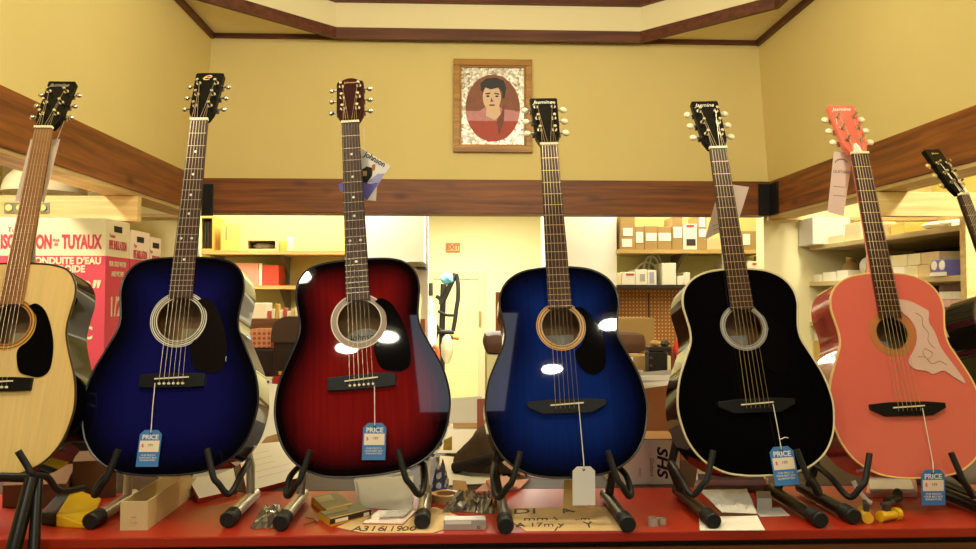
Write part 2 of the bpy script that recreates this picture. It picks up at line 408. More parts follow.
# far door
a = P(434, 272, YD); b = P(487, 272, YD)
DOORM = mat('pale_yellow_door', 'efe3a4', .6); DFRAME = mat('door_frame_paint', 'd8cda0', .6)
bm = NB(); box(bm, (a.x, YD-.05, 0), (b.x-.12, YD-.001, a.z-.1)); d = struct(finish(bm, 'door_1', DOORM, bevel=.004))
bm = NB()
for q, r in (((a.x-.09, YD-.07, 0), (a.x, YD-.002, a.z)), ((b.x-.12, YD-.07, 0), (b.x-.03, YD-.002, a.z)), ((a.x, YD-.07, a.z-.1), (b.x-.12, YD-.002, a.z))): box(bm, q, r)
finish(bm, 'door_frame', DFRAME, d)
h = P(481, 318, YD)
bm = NB(); box(bm, (h.x-.03, YD-.11, h.z-.1), (h.x, YD-.05, h.z+.1)); finish(bm, 'door_handle', BRASS, d, bevel=.005)

# corner brackets on the beams
IRON = mat('black_iron', '14100d', .5, .3)
for (x0, x1, lab) in ((197, 208, 'black iron corner bracket where back and left wooden beams meet'), (767, 783, 'black iron corner bracket where back and right wooden beams meet')):
    left = x0 < 400
    a = P(x0, 184, YB-.04); b = P(x1, 216, YB-.04)
    o = empty('corner_bracket', (LX if left else RX, YB-.04, b.z)); tag(o, lab, 'bracket', 'corner brackets')
    bm = NB(); w = .075
    if left: box(bm, (.006, -.008, 0), (.006+w, 0, a.z-b.z))
    else: box(bm, (-.006-w, -.008, 0), (-.006, 0, a.z-b.z))
    finish(bm, 'back_plate', IRON, o, bevel=.002)
    bm = NB()
    if left: box(bm, (.0045, -.12, 0), (.012, -.0085, a.z-b.z))
    else: box(bm, (-.012, -.12, 0), (-.0045, -.0085, a.z-b.z))
    finish(bm, 'side_plate', IRON, o, bevel=.002)
    for zz in (.04, .15):
        bm = NB(); xx = (.06 if left else -.06); cyl(bm, (xx, -.014, zz), (xx, -.008, zz), .009, n=10); finish(bm, 'bolt', IRON, o)

# ------------------------------------------------------------------ headers of the side bays
def board(name, x0, x1, Y, z0, z1, m, lab, th=.045):
    bm = NB(); o = finish_box(bm, name, (x0, Y, z0), (x1, Y+th, z1), m); tag(o, lab, 'board'); return o
def finish_box(bm, name, a, b, m, bevel=.003):
    box(bm, a, b); return finish(bm, name, m, None, loc=((a[0]+b[0])/2, (a[1]+b[1])/2, min(a[2], b[2])), bevel=bevel)
zt, zb = P(100, 188, 3.6).z, P(100, 221, 3.6).z
lb = board('header_board', BLX+.001, LX+.005, 3.6, zb, min(zt, ZB-.02), PINE, 'pale pine header board above the pipe insulation boxes')
bm = NB(); box(bm, (-.145, -.030, .035), (.06, -.0225, .085)); br = finish(bm, 'mounting_bracket', mat('grey_metal', '8f8a80', .4, .7), lb, bevel=.002)
br.location.x = P(28, 200, 3.6).x+.04-lb.location.x
for xx in (-.12, -.07, .035):
    bm = NB(); cyl(bm, (xx, -.037, .06), (xx, -.030, .06), .016, .012, n=14); finish(bm, 'bolt_head', CHROME, br)
board('header_board', RX-.012, BRX-.001, 3.32, P(900, 216, 3.32).z, min(P(900, 187, 3.32).z, ZB-.02), PINE, 'pale pine header board above the right hand shelves, behind the smallest headstock')
zz = P(800, 216.5, 4.56).z
board('header_board', 1.93, BRX-.001, 4.56, zz, ZB-.02, PINE, 'far pine board at the back of the right bay, behind the white hang tag')
board('header_board', BLX+.001, -1.61, 4.56, zz, ZB-.02, PINE, 'far pine board in the left bay, just left of the dark blue guitar neck')
# white dome on the left header
c = P(45, 188, 3.82)
o = empty('dome_lampshade', (c.x, 3.82, lb.location.z)); tag(o, 'white rounded dome standing behind the left pine header board', 'lampshade')
bm = NB(); lathe(bm, (0, 0, P(45, 188, 3.82).z-o.location.z), [(.19, -.03), (.185, 0), (.17, .04), (.135, .08), (.08, .105), (.02, .115)], 28); finish(bm, 'shade', mat('white_shade', 'efe6c8', .5), o, smooth=True)
bm = NB(); cyl(bm, (0, 0, P(45, 188, 3.82).z-o.location.z+.11), (0, 0, ZL-o.location.z), .008); finish(bm, 'stem', CHROME, o)

# ------------------------------------------------------------------ insulation boxes on the left
REDB = mat('carton_red', 'cf3f52', .7); BEIGE = mat('carton_beige', 'ddcfa9', .75); HOLE = mat('carton_hole_dark', '2a1a10', .9); PINKW = mat('carton_pink_white', 'f0d9c4', .75)
zbot = CZ-.35
tb = NB(); o = finish_box(tb, 'low_bench', (-2.1, 2.95, zbot-.06), (-1.15, 3.75, zbot), wood('bench_wood', '4a3020', '6b4a30', 'X', .6)); tag(o, 'dark wooden low bench under the pipe insulation boxes', 'bench')
for xx in (-2.05, -1.2):
    for yy in (3.0, 3.7):
        bm = NB(); box(bm, (xx-.03-o.location.x, yy-.03-o.location.y, -zbot+.06), (xx+.03-o.location.x, yy+.03-o.location.y, 0)); finish(bm, 'leg', _M['bench_wood'], o)
labs = ['large red and beige pipe insulation carton, front one with big lettering', 'red and beige pipe insulation carton directly behind the front one', 'rearmost pipe insulation carton, beside the dark blue guitar neck']
xr = -1.384
tops = [P(112, 219, 3.0).z, P(140, 231, 3.25).z, P(158, 238, 3.45).z]
ys = [3.0, 3.225, 3.43, 3.56]
for k in range(3):
    y0, y1 = ys[k], ys[k+1]-.012; zt = tops[k]; h = zt-zbot; w = .58; hb = .145 if k == 0 else .12
    o = empty('insulation_box', (xr-w/2, (y0+y1)/2, zbot)); tag(o, labs[k], 'box', 'pipe insulation cartons')
    bm = NB(); fs = box(bm, (-w/2, -(y1-y0)/2, 0), (w/2, (y1-y0)/2, h-hb)); finish(bm, 'carton', REDB, o)
    bm = NB(); box(bm, (-w/2, -(y1-y0)/2, h-hb), (w/2, (y1-y0)/2, h)); finish(bm, 'upper_band', BEIGE if k == 0 else PINKW, o)
    bm = NB(); box(bm, (w/2, -.035, h-.045), (w/2+.0015, .035, h-.02)); finish(bm, 'hand_hole', HOLE, o, bevel=0)
    bm = NB(); box(bm, (-w/2+.002, -(y1-y0)/2, h), (w/2, -.002, h+.004)); box(bm, (-w/2+.002, .002, h), (w/2, (y1-y0)/2, h+.004)); finish(bm, 'top_flap', PINKW, o)
    D = (y1-y0)/2
    fy = -D-.0012
    if k == 0:
        B = .0025
        text('Tuyaux', .028, REDINK, o, M_front(-w/2+.245-.0, fy, h-.045), sx=1.0)
        text('ISOLATION', .075, REDINK, o, M_front(w/2-.305, fy, h-.093), bold=.003, sx=.51)
        text('POUR\nDES', .016, REDINK, o, M_front(w/2-.190, fy, h-.093), sx=.6)
        text('TUYAUX', .075, REDINK, o, M_front(w/2-.092, fy, h-.093), bold=.003, sx=.505)
        text("CONDUITE D'EAU", .037, BEIGE, o, M_front(w/2-.155, fy, h-.166), bold=.0016, sx=.92)
        text('FROIDE', .037, BEIGE, o, M_front(w/2-.135, fy, h-.198), bold=.0016, sx=.92)
        text('1/2"', .10, BEIGE, o, M_front(w/2-.10, fy, h-.285), bold=.003, shear=.2, sx=.9)
        text('PVC', .07, BEIGE, o, M_front(w/2-.095, fy, h-.45), bold=.002, sx=.8)
        bm = NB(); box(bm, (w/2-.13, fy-.0006, h-.395), (w/2-.07, fy+.0006, h-.375)); finish(bm, 'price_sticker', mat('orange_sticker', 'e8a060', .6), o)
    fx = w/2+.0012
    text('Tuyaux' if k == 0 else 'Pipe', .022, REDINK, o, M_right(fx, -.05, h-.062), sx=.8)
    text('PIPE INSULATION', .05, REDINK, o, M_right(fx, 0, h-.10), bold=.0012, sx=(.40, .36, .21)[k])
    text('FOR COLD WATER', .028, BEIGE, o, M_right(fx, 0, h-.175), bold=.001, sx=(.62, .56, .34)[k])
    text('AND PVC PIPE', .028, BEIGE, o, M_right(fx, 0, h-.215), bold=.001, sx=(.62, .56, .34)[k])
    text('1/2"', .11, BEIGE, o, M_right(fx, .0, h-.35), bold=.002, sx=.8)

# ------------------------------------------------------------------ framed portrait on the back wall
a = P(453.5, 152, YB-.02); b = P(532, 60, YB-.02)
pc = Vector(((a.x+b.x)/2, YB-.001, (a.z+b.z)/2)); hw = (b.x-a.x)/2; hh = (b.z-a.z)/2
o = empty('framed_portrait', (pc.x, pc.y, pc.z)); tag(o, 'gold framed oval portrait of a dark-haired man with glittering silver surround', 'picture')
GOLD = wood('gilt_frame', '8a5a14', 'c08c30', 'X', .4, knots=False)
bm = NB(); fw = .038
for q, r in (((-hw, -.03, -hh), (hw, 0, -hh+fw)), ((-hw, -.03, hh-fw), (hw, 0, hh)), ((-hw, -.03, -hh+fw), (-hw+fw, 0, hh-fw)), ((hw-fw, -.03, -hh+fw), (hw, 0, hh-fw))): box(bm, q, r)
for q, r in (((-hw+fw, -.022, -hh+fw), (hw-fw, -.005, -hh+fw+.01)), ((-hw+fw, -.022, hh-fw-.01), (hw-fw, -.005, hh-fw)), ((-hw+fw, -.022, -hh+fw+.01), (-hw+fw+.01, -.005, hh-fw-.01)), ((hw-fw-.01, -.022, -hh+fw+.01), (hw-fw, -.005, hh-fw-.01))): box(bm, q, r)
finish(bm, 'frame', GOLD, o, bevel=.003)
# crinkled foil mat
def foil():
    m = bpy.data.materials.new('silver_foil'); m.use_nodes = True; nt = m.node_tree; bs = nt.nodes['Principled BSDF']
    bs.inputs['Metallic'].default_value = .55; bs.inputs['Roughness'].default_value = .35
    tc = nt.nodes.new('ShaderNodeTexCoord'); v = nt.nodes.new('ShaderNodeTexVoronoi'); v.inputs['Scale'].default_value = 75
    nt.links.new(tc.outputs['Object'], v.inputs['Vector'])
    rp = nt.nodes.new('ShaderNodeValToRGB'); rp.color_ramp.elements[0].color = lin('8f8478'); rp.color_ramp.elements[1].color = lin('fbf6ea')
    sp = nt.nodes.new('ShaderNodeSeparateColor'); nt.links.new(v.outputs['Color'], sp.inputs[0]); nt.links.new(sp.outputs[0], rp.inputs[0]); nt.links.new(rp.outputs[0], bs.inputs['Base Color'])
    nm = nt.nodes.new('ShaderNodeBump'); nm.inputs['Strength'].default_value = .8; nm.inputs['Distance'].default_value = .006
    nt.links.new(sp.outputs[1], nm.inputs['Height']); nt.links.new(nm.outputs[0], bs.inputs['Normal'])
    return m
bm = NB(); box(bm, (-hw+fw, -.008, -hh+fw), (hw-fw, 0, hh-fw)); finish(bm, 'foil_surround', foil(), o)
S = 2*hw/79                                          # metres per photo pixel on the picture
def flat(pts, y, mi, bm): # polygon in picture pixels relative to the frame's centre
    p = [(x*S, z*S) for x, z in pts]
    ar = sum(p[i][0]*p[(i+1) % len(p)][1]-p[(i+1) % len(p)][0]*p[i][1] for i in range(len(p)))
    if ar < 0: p.reverse()
    f = bm.faces.new([bm.verts.new((x, y, z)) for x, z in p]); f.material_index = mi
def oval(cx, cz, rx, rz, n=40, a0=0, a1=2*PI): return [(cx+rx*math.cos(a0+(a1-a0)*i/n), cz+rz*math.sin(a0+(a1-a0)*i/n)) for i in range(n)]
pm = [mat('portrait_backdrop', '8a5540', .6, var=.25, scale=30), mat('portrait_shirt_red', 'b04a3a', .6, var=.2, scale=40), mat('portrait_pink', 'c98a90', .6, var=.2, scale=40),
      mat('portrait_skin', 'e4c2a6', .6, var=.1, scale=40), mat('portrait_hair', '1d1a1e', .5), mat('portrait_shadow', '7a4438', .6)]
bm = NB(); ocx, ocz, orx, orz = 0, -2, 27.5, 34
flat(oval(ocx, ocz, orx, orz, 48), -.0092, 0, bm)
def chord(z0, z1):
    out = []
    for t in [i/14 for i in range(15)]:
        z = z0+(z1-z0)*t; q = math.sqrt(max(0, 1-((z-ocz)/orz)**2)); out.append((q*orx*.995, z))
    return out+[(-x, z) for x, z in reversed(out)]
flat(chord(-35.9, -15), -.0100, 1, bm)
flat(chord(-15, -5), -.0098, 2, bm)
flat([(-25, -13), (-22, -8), (-12, -4), (-5, 1), (5, 1), (10, -3), (22, -4), (25, -13)], -.0102, 2, bm)
flat([(-7, -10), (-6, 3), (6, 3), (8, -8), (2, -14)], -.0106, 3, bm)
flat(oval(-1, 9, 9.2, 13.5), -.0110, 3, bm)
flat([(-12, 16), (-12.5, 23), (-7, 28), (3, 29), (11, 26), (13.5, 19), (12, 9), (9.5, 7), (9.5, 14), (6, 19), (-2, 17), (-8, 19), (-10, 14)], -.0116, 4, bm)
flat([(-7.5, 13), (-2.5, 13.8), (-2.5, 12.4), (-7.5, 11.6)], -.0116, 4, bm); flat([(1.5, 13.8), (6.5, 12.8), (6.5, 11.4), (1.5, 12.4)], -.0116, 4, bm)
flat(oval(-5, 10, 1.7, 1.0, 12), -.0116, 4, bm); flat(oval(4, 10, 1.7, 1.0, 12), -.0116, 4, bm)
flat([(-1.6, 9), (-2.4, 4.5), (.6, 4.2), (.2, 5)], -.0116, 5, bm); flat(oval(-.8, 1, 3.2, .9, 14), -.0116, 5, bm)
flat([(8, -8), (12, 4), (11, -16), (6, -30), (4, -14)], -.0116, 5, bm)
finish(bm, 'portrait_print', pm, o)

# ------------------------------------------------------------------ guitars
# right half outlines, bottom to top, scale: body length .524 (dreadnought) / .504 (rounder kind)
DREAD = [(0,0),(.05,.0015),(.10,.010),(.150,.036),(.184,.080),(.200,.135),(.202,.180),(.191,.235),(.166,.292),(.147,.335),(.1415,.366),(.145,.402),(.1495,.438),(.144,.474),(.122,.505),(.085,.5195),(.035,.524),(0,.524)]
ROUND = [(0,0),(.05,.002),(.10,.013),(.145,.042),(.174,.085),(.187,.135),(.1885,.175),(.178,.228),(.156,.280),(.139,.318),(.136,.348),(.1405,.380),(.1455,.412),(.140,.446),(.119,.476),(.083,.496),(.037,.504),(0,.504)]
def outline(half, k=7):
    pts = smoothpath([(-half[1][0], half[1][1], 0)]+[(x, y, 0) for x, y in half]+[(-half[-2][0], half[-2][1], 0)], k)
    pts = pts[k:-k]                                            # from bottom centre to top centre
    rt = [(max(0, p.x), p.y) for p in pts]; rt[0] = (0, half[0][1]); rt[-1] = (0, half[-1][1])
    return rt + [(-x, y) for x, y in reversed(rt[1:-1])]

INNER = wood('guitar_inner_wood', 'a87c48', 'c69b62', 'Y', .6, knots=False)
ROSEW = wood('rosewood', '2c1a12', '4a2e20', 'Y', .35, knots=False)
ROSEGLARE = wood('glare_fingerboard', '80522c', '9c6a3a', 'Y', .4, knots=False)  # blond guitar's fingerboard: glare painted in as a paler tan
ROSEW.node_tree.nodes['Principled BSDF'].inputs['Specular IOR Level'].default_value = .25
NECKB = mat('black_neck', '0d0b0b', .15)
BRIDGEB = mat('black_bridge', '0b0908', .4, spec=.25)
PICKB = mat('black_pickguard', '0a0808', .03)
PEARL = mat('inlay_pearl', 'efeadb', .3)
STRK = mat('inlay_gold_line', 'c89a4a', .4)

def matrix_of(B, lean, roll, yaw=0):
    a = R(lean); r = R(roll)
    ex0 = Vector((1, 0, 0)); ey0 = Vector((0, math.sin(a), math.cos(a))); ez = Vector((0, -math.cos(a), math.sin(a)))
    ex = ex0*math.cos(r)-ey0*math.sin(r); ey = ex0*math.sin(r)+ey0*math.cos(r)
    m = Matrix(((ex.x, ey.x, ez.x), (ex.y, ey.y, ez.y), (ex.z, ey.z, ez.z)))
    m = Matrix.Rotation(R(yaw), 3, 'Z') @ m
    return Matrix.Translation(B) @ m.to_4x4()

def guitar(g):
    half = DREAD if g['kind'] == 'D' else ROUND
    lo = g.get('low', 1); wx = g.get('wx', 1)
    half = [(x*wx*(lo if y < .27 else 1+(lo-1)*max(0, (.36-y)/.09)), y) for x, y in half]
    T = .524 if g['kind'] == 'D' else .504                     # body length
    HY = .366 if g['kind'] == 'D' else .354                    # sound hole
    HY += g.get('hy', 0)
    SY = .222 if g['kind'] == 'D' else .166                    # saddle
    NY = .899 if g['kind'] == 'D' else .834                    # nut
    HR = g['hole']; DEP = .105
    o = empty('acoustic_guitar', (0, 0, 0)); tag(o, g['label'], 'guitar', 'acoustic guitars on stands')
    M = matrix_of(Vector(g['B']), g.get('lean', 15.5), g['roll'], g.get('yaw', 0)); s = g['s']
    o.matrix_world = M
    S_ = lambda bm: bmesh.ops.scale(bm, vec=(s, s, s), verts=bm.verts)
    def part(name, bm, m, parent=o, smooth=False, bevel=0):
        S_(bm); return finish(bm, name, m, parent, smooth=smooth, bevel=bevel*s)
    ol = outline(half); n = len(ol)
    # body: face with a real sound hole, ribs and back
    bm = NB(); lay = bm.verts.layers.float.new('rim')
    def rimdist(x, y):
        best = 9
        for i in range(n):
            a = ol[i]; b = ol[(i+1) % n]; dx, dy = b[0]-a[0], b[1]-a[1]; L = dx*dx+dy*dy
            t = max(0, min(1, ((x-a[0])*dx+(y-a[1])*dy)/L)) if L > 0 else 0
            q = math.hypot(x-a[0]-t*dx, y-a[1]-t*dy)
            if q < best: best = q
        return best
    rings = []; NR = 14
    hole = []
    for x, y in ol:
        t = math.atan2(y-HY, x); hole.append((HR*math.cos(t), HY+HR*math.sin(t)))
    for k in range(NR+1):
        t = k/NR; row = []
        for (x, y), (hx, hy) in zip(ol, hole):
            px, py = x+(hx-x)*t, y+(hy-y)*t
            v = bm.verts.new((px, py, 0)); v[lay] = min(1, (0 if k == 0 else rimdist(px, py))/.10); row.append(v)
        rings.append(row)
    for A, B in zip(rings, rings[1:]):
        for i in range(n): bm.faces.new((A[i], A[(i+1) % n], B[(i+1) % n], B[i]))
    lip = [bm.verts.new((x, y, -.004)) for x, y in hole]
    for i in range(n):
        f = bm.faces.new((rings[-1][i], rings[-1][(i+1) % n], lip[(i+1) % n], lip[i])); f.material_index = 2
    # the underside of the face and the inside of the back, plain wood
    ins = [bm.verts.new((x*.985, HY+(y-HY)*.985, -.004)) for x, y in ol]
    for i in range(n):
        f = bm.faces.new((lip[i], lip[(i+1) % n], ins[(i+1) % n], ins[i])); f.material_index = 2
    ib = [bm.verts.new((x*.985, HY+(y-HY)*.985, -DEP+.004)) for x, y in ol]
    f = bm.faces.new(ib); f.material_index = 2
    for i in range(n):
        f = bm.faces.new((ins[i], ins[(i+1) % n], ib[(i+1) % n], ib[i])); f.material_index = 2
    s0 = [bm.verts.new((x, y, 0)) for x, y in ol]; s1 = [bm.verts.new((x, y, -DEP)) for x, y in ol]
    for v in s0+s1: v[lay] = 0
    for i in range(n):
        f = bm.faces.new((s1[i], s1[(i+1) % n], s0[(i+1) % n], s0[i])); f.material_index = 1; f.smooth = True
    bk = [bm.verts.new((x, y, -DEP)) for x, y in ol]; f = bm.faces.new(list(reversed(bk))); f.material_index = 1
    S_(bm); body = finish(bm, 'body', [g['top'], g['side'], INNER], o)
    # binding round the rim of the face
    bm = NB(); k = n; br = .0022
    pr = []
    for i in range(n):
        a = Vector(ol[i-1]); c = Vector(ol[(i+1) % n]); d = (c-a).normalized(); nn = Vector((d.y, -d.x)); p = Vector(ol[i])
        pr.append([bm.verts.new((p.x+nn.x*q, p.y+nn.y*q, z)) for q, z in ((.0006, -.004), (.0012, .0002), (-.0004, .0014), (-.0034, .0006), (-.0034, -.001))])
    for i in range(n):
        A, B = pr[i], pr[(i+1) % n]
        for j in range(4): bm.faces.new((A[j], B[j], B[j+1], A[j+1]))
    part('binding', bm, g['binding'], smooth=True)
    # rosette
    bm = NB(); ms = []; N = 64
    for k, (r0, r1, m) in enumerate(g['rosette']):
        ms.append(m)
        A = [bm.verts.new((r0*math.cos(2*PI*i/N), HY+r0*math.sin(2*PI*i/N), .0007)) for i in range(N)]
        B = [bm.verts.new((r1*math.cos(2*PI*i/N), HY+r1*math.sin(2*PI*i/N), .0007)) for i in range(N)]
        for i in range(N): bm.faces.new((A[i], B[i], B[(i+1) % N], A[(i+1) % N])).material_index = k
    part('rosette', bm, ms)
    # paper label on the inside of the back, seen through the hole
    bm = NB(); lx = g.get('labelx', .0)
    if g.get('label_shape') == 'oval': prism(bm, [(lx+.05*math.cos(2*PI*i/32), HY-.03+.034*math.sin(2*PI*i/32)) for i in range(32)], -DEP+.0045, -DEP+.0052)
    else: prism(bm, [(lx-.045, HY-.075), (lx+.045, HY-.075), (lx+.045, HY+.0), (lx-.045, HY+.0)], -DEP+.0045, -DEP+.0052)
    lb_ = part('paper_label', bm, g['labelm'])
    for (tx, sz, dx, dy, sh) in g.get('labeltext', []):
        text(tx, sz*s, BLACKINK, lb_, M_up((lx+dx)*s, (HY-.03+dy)*s, (-DEP+.0056)*s), shear=sh)
    # pickguard
    if g.get('pick'):
        pts = smoothpath([(x, HY+y, 0) for x, y in g['pick']]+[(g['pick'][0][0], HY+g['pick'][0][1], 0)], 5)[:-1] if g.get('pick_smooth', True) else [Vector((x, HY+y, 0)) for x, y in g['pick']]
        arc = []
        bm = NB(); pts = [(p.x, p.y) for p in pts]; z0, z1 = .0008, .0022
        prism(bm, pts, z0, z1)
        pg = part('pickguard', bm, g['pickm'])
        for pl in g.get('pick_lines', []):
            bm = NB(); tube(bm, smoothpath([(x, HY+y, .0026) for x, y in pl], 6), .0009, 6); part('engraved_line', bm, mat('pickguard_line', 'b98f74', .5), pg)
    # bridge, saddle, pins
    bw = g['bw']/2; bm = NB()
    if g['kind'] == 'D': prism(bm, [(-bw, SY-.020), (-bw*.5, SY-.022), (bw*.5, SY-.022), (bw, SY-.020), (bw, SY+.010), (bw*.45, SY+.012), (-bw*.45, SY+.012), (-bw, SY+.010)], .0004, .008)
    else: prism(bm, [(-bw, SY-.004), (-bw*.62, SY-.021), (bw*.62, SY-.021), (bw, SY-.004), (bw, SY+.008), (bw*.5, SY+.012), (-bw*.5, SY+.012), (-bw, SY+.008)], .0004, .009)
    bridge = part('bridge', bm, BRIDGEB, bevel=.001)
    bm = NB(); box(bm, (-.039, SY-.0015, .006), (.039, SY+.0015, .0125)); bmesh.ops.rotate(bm, verts=bm.verts, cent=(0, SY, 0), matrix=Matrix.Rotation(R(2.5), 3, 'Z')); part('saddle', bm, IVORY, bridge)
    sp = .0108; pinm = IVORY if g['kind'] == 'D' else BRIDGEB
    for i in range(6):
        bm = NB(); x = (i-2.5)*sp; cyl(bm, (x, SY-.013, .005), (x, SY-.013, .0125), .0034, .0028, n=10)
        part('bridge_pin', bm, pinm, bridge)
    # neck
    nw, ww = .0225, .0285
    bm = NB(); N = 10
    def prof(y, hw, dp): return [(hw*math.cos(PI*i/N), y, .0035-dp*math.sin(PI*i/N)) for i in range(N+1)]
    secs = [prof(NY-.002, nw, .018), prof(NY-.10, nw+.001, .019), prof(T+.06, .0275, .022), prof(T+.02, .028, .045), prof(T-.001, .028, .085)]
    rr = [[bm.verts.new(p) for p in q] for q in secs]
    for A, B in zip(rr, rr[1:]):
        for i in range(N): bm.faces.new((A[i], A[i+1], B[i+1], B[i]))
        bm.faces.new((A[N], A[0], B[0], B[N]))
    bm.faces.new(rr[0]); bm.faces.new(list(reversed(rr[-1]))); bmesh.ops.recalc_face_normals(bm, faces=bm.faces)
    part('neck', bm, g['neckm'], smooth=True)
    FE = HY+HR-.002                                            # fingerboard end
    FZ = .0036
    bm = NB(); prism(bm, [(-ww, FE), (ww, FE), (nw, NY), (-nw, NY)], FZ, FZ+.006); fb = part('fingerboard', bm, g['fbm'], bevel=.0006)
    SL = NY-SY
    wid = lambda y: nw+(ww-nw)*(NY-y)/(NY-FE)
    fy = []
    for k in range(1, 21):
        y = NY-SL*(1-2**(-k/12)); fy.append(y)
        if y < FE+.003: break
        bm = NB(); box(bm, (-wid(y), y-.0006, FZ+.006), (wid(y), y+.0006, FZ+.0071)); part('fret', bm, g['fretm'], fb)
    if g.get('dots'):
        fy = [NY]+fy
        for k in (3, 5, 7, 9, 12, 15):
            y = (fy[k]+fy[k-1])/2
            for x in ((-.013, .013) if k == 12 else (0,)):
                bm = NB(); cyl(bm, (x, y, FZ+.0058), (x, y, FZ+.0066), .0034, n=14); part('inlay_dot', bm, PEARL, fb)
    bm = NB(); box(bm, (-nw-.001, NY, FZ), (nw+.001, NY+.006, FZ+.0095)); part('nut', bm, IVORY)
    # headstock: its own tilted frame
    TI = Matrix.Translation((0, NY+.006, FZ)) @ Matrix.Rotation(R(-14), 4, 'X')
    HL = g['hl']+.012; hw = .0365
    if g['head'] == 'bump':
        sh = [(nw-.002, 0), (nw+.001, .006), (.034, .028), (hw, .040), (hw, HL-.022), (hw-.003, HL-.013), (hw-.012, HL-.010), (.014, HL-.004), (.006, HL-.001)]
    elif g['head'] == 'slope':
        sh = [(nw-.002, 0), (nw+.001, .005), (.0305, .022), (.0325, .032), (hw+.0015, HL-.006), (hw-.001, HL-.001), (.02, HL)]
    else:
        sh = [(nw-.002, 0), (nw+.001, .005), (.0315, .024), (.033, .034), (hw+.001, HL-.004), (hw-.002, HL)]
    pts = sh+[(-x, y) for x, y in reversed(sh)]
    bm = NB(); prism(bm, pts, -.016, 0); bmesh.ops.transform(bm, matrix=TI, verts=bm.verts); hs = part('headstock', bm, g['headm'], bevel=.0012)
    posts = []
    for i in range(3):
        y = .046+.041*i
        for sd in (-1, 1):
            x = sd*(.0195+.004*i/2)
            posts.append((x, y, sd))
            bm = NB(); cyl(bm, (x, y, 0), (x, y, .003), .0068, n=14); cyl(bm, (x, y, .003), (x, y, .015), .0035, n=12); cyl(bm, (x, y, .015), (x, y, .018), .0042, n=12)
            bmesh.ops.transform(bm, matrix=TI, verts=bm.verts); part('tuning_post', bm, CHROME, hs, smooth=True)
            bm = NB(); xe = sd*(hw+.011); cyl(bm, (sd*(hw-.006), y, -.012), (xe, y, -.012), .0025, n=8)
            box(bm, (sd*(hw-.012), y-.007, -.022), (sd*(hw+.002), y+.007, -.0161))
            pk = 1.3 if g['pegm'] is not CHROME else 1.0
            ellipsoid(bm, (xe+sd*.004, y, -.012), .0078*pk, .0074*pk, .0055, 12, 8, mi=1)
            bmesh.ops.transform(bm, matrix=TI, verts=bm.verts); part('tuning_peg', bm, [CHROME, g['pegm']], hs, smooth=True)
    lg = g['logo']
    text(lg[0], lg[1]*s, lg[2], hs, Matrix.Scale(1, 4) @ (Matrix.Translation(TI.translation*s) @ TI.to_3x3().to_4x4()) @ M_up(lg[3]*s, (HL-lg[4])*s, .0010*s), shear=lg[5], sx=lg[6], name='logo')
    if g.get('truss'):
        bm = NB(); prism(bm, [(-.012, .003), (.012, .003), (.008, .022), (.003, .032), (-.003, .032), (-.008, .022)], .0002, .002); bmesh.ops.transform(bm, matrix=TI, verts=bm.verts); part('truss_cover', bm, WHITE, hs)
    # strings
    order = [4, 2, 0, 1, 3, 5]                                 # outer strings to the nearest posts
    order = [0, 2, 4, 5, 3, 1]
    for i in range(6):
        px, py, sd = posts[order[i]]
        q = TI @ Vector((px-sd*.003, py, .008))
        bm = NB(); r = (.0007, .00066, .0006, .0005, .00045, .0004)[i]
        tube(bm, [((i-2.5)*sp, SY-.013, .010), ((i-2.5)*sp*1.0, SY, .0132), ((i-2.5)*.0072, NY+.003, FZ+.010), q], r, 6)
        part('string', bm, STEEL)
    return o, M, s

def face_pt(M, px, py, dz):
    """where the pixel's line of sight meets the guitar's face, lifted by dz"""
    nrm = (M.to_3x3() @ Vector((0, 0, 1))).normalized(); p0 = M.translation+nrm*dz; d = ray(px, py)
    return EYE+d*((p0-EYE).dot(nrm)/d.dot(nrm))

SILV = mat('rosette_silver', 'a8a39a', .35); RBLK = mat('rosette_black', '171312', .3); RWHT = mat('rosette_white', 'ddd6c4', .35)
RTAN = mat('rosette_tan', '9d8472', .4, var=.15, scale=60); RGLD = mat('rosette_gold', 'cf9a45', .35); RBRN = mat('rosette_brown', 'b5713a', .45, var=.1, scale=40)
LBLW = mat('label_paper', 'd9d2c0', .7); LBLY = mat('label_yellow', 'd9c48a', .7)
tri = lambda r, a, b, c: [(r, r+.003, c), (r+.003, r+.0055, b), (r+.0055, r+.0085, a), (r+.0085, r+.011, b), (r+.011, r+.0135, a), (r+.0135, r+.0155, b), (r+.0155, r+.0175, a)]
PD = [(.040,.046),(.058,.052),(.082,.034),(.104,-.010),(.117,-.060),(.117,-.112),(.098,-.131),(.070,-.128),(.046,-.118),(.034,-.085),(.034,-.062),(.052,-.044),(.064,-.022),(.066,.004),(.060,.024)]
PR = [(.036,.045),(.055,.044),(.080,.016),(.100,-.025),(.103,-.070),(.096,-.104),(.070,-.120),(.046,-.110),(.032,-.088),(.030,-.064),(.046,-.046),(.058,-.024),(.060,.002),(.054,.024)]
PF = [(.019,.088),(.060,.081),(.096,.060),(.103,.052),(.098,.026),(.108,.000),(.116,-.040),(.142,-.090),(.158,-.127),(.132,-.112),(.110,-.096),(.082,-.104),(.067,-.096),(.038,-.090),(.026,-.072),(.045,-.044),(.058,-.018),(.060,.012),(.050,.036),(.034,.054)]
SIDEK = mat('black_lacquer', '080708', .05)
HEADK = mat('black_headstock', '0a0908', .25, spec=.12)
PEGC = CHROME; PEGI = mat('cream_peg', 'eadfbe', .35)

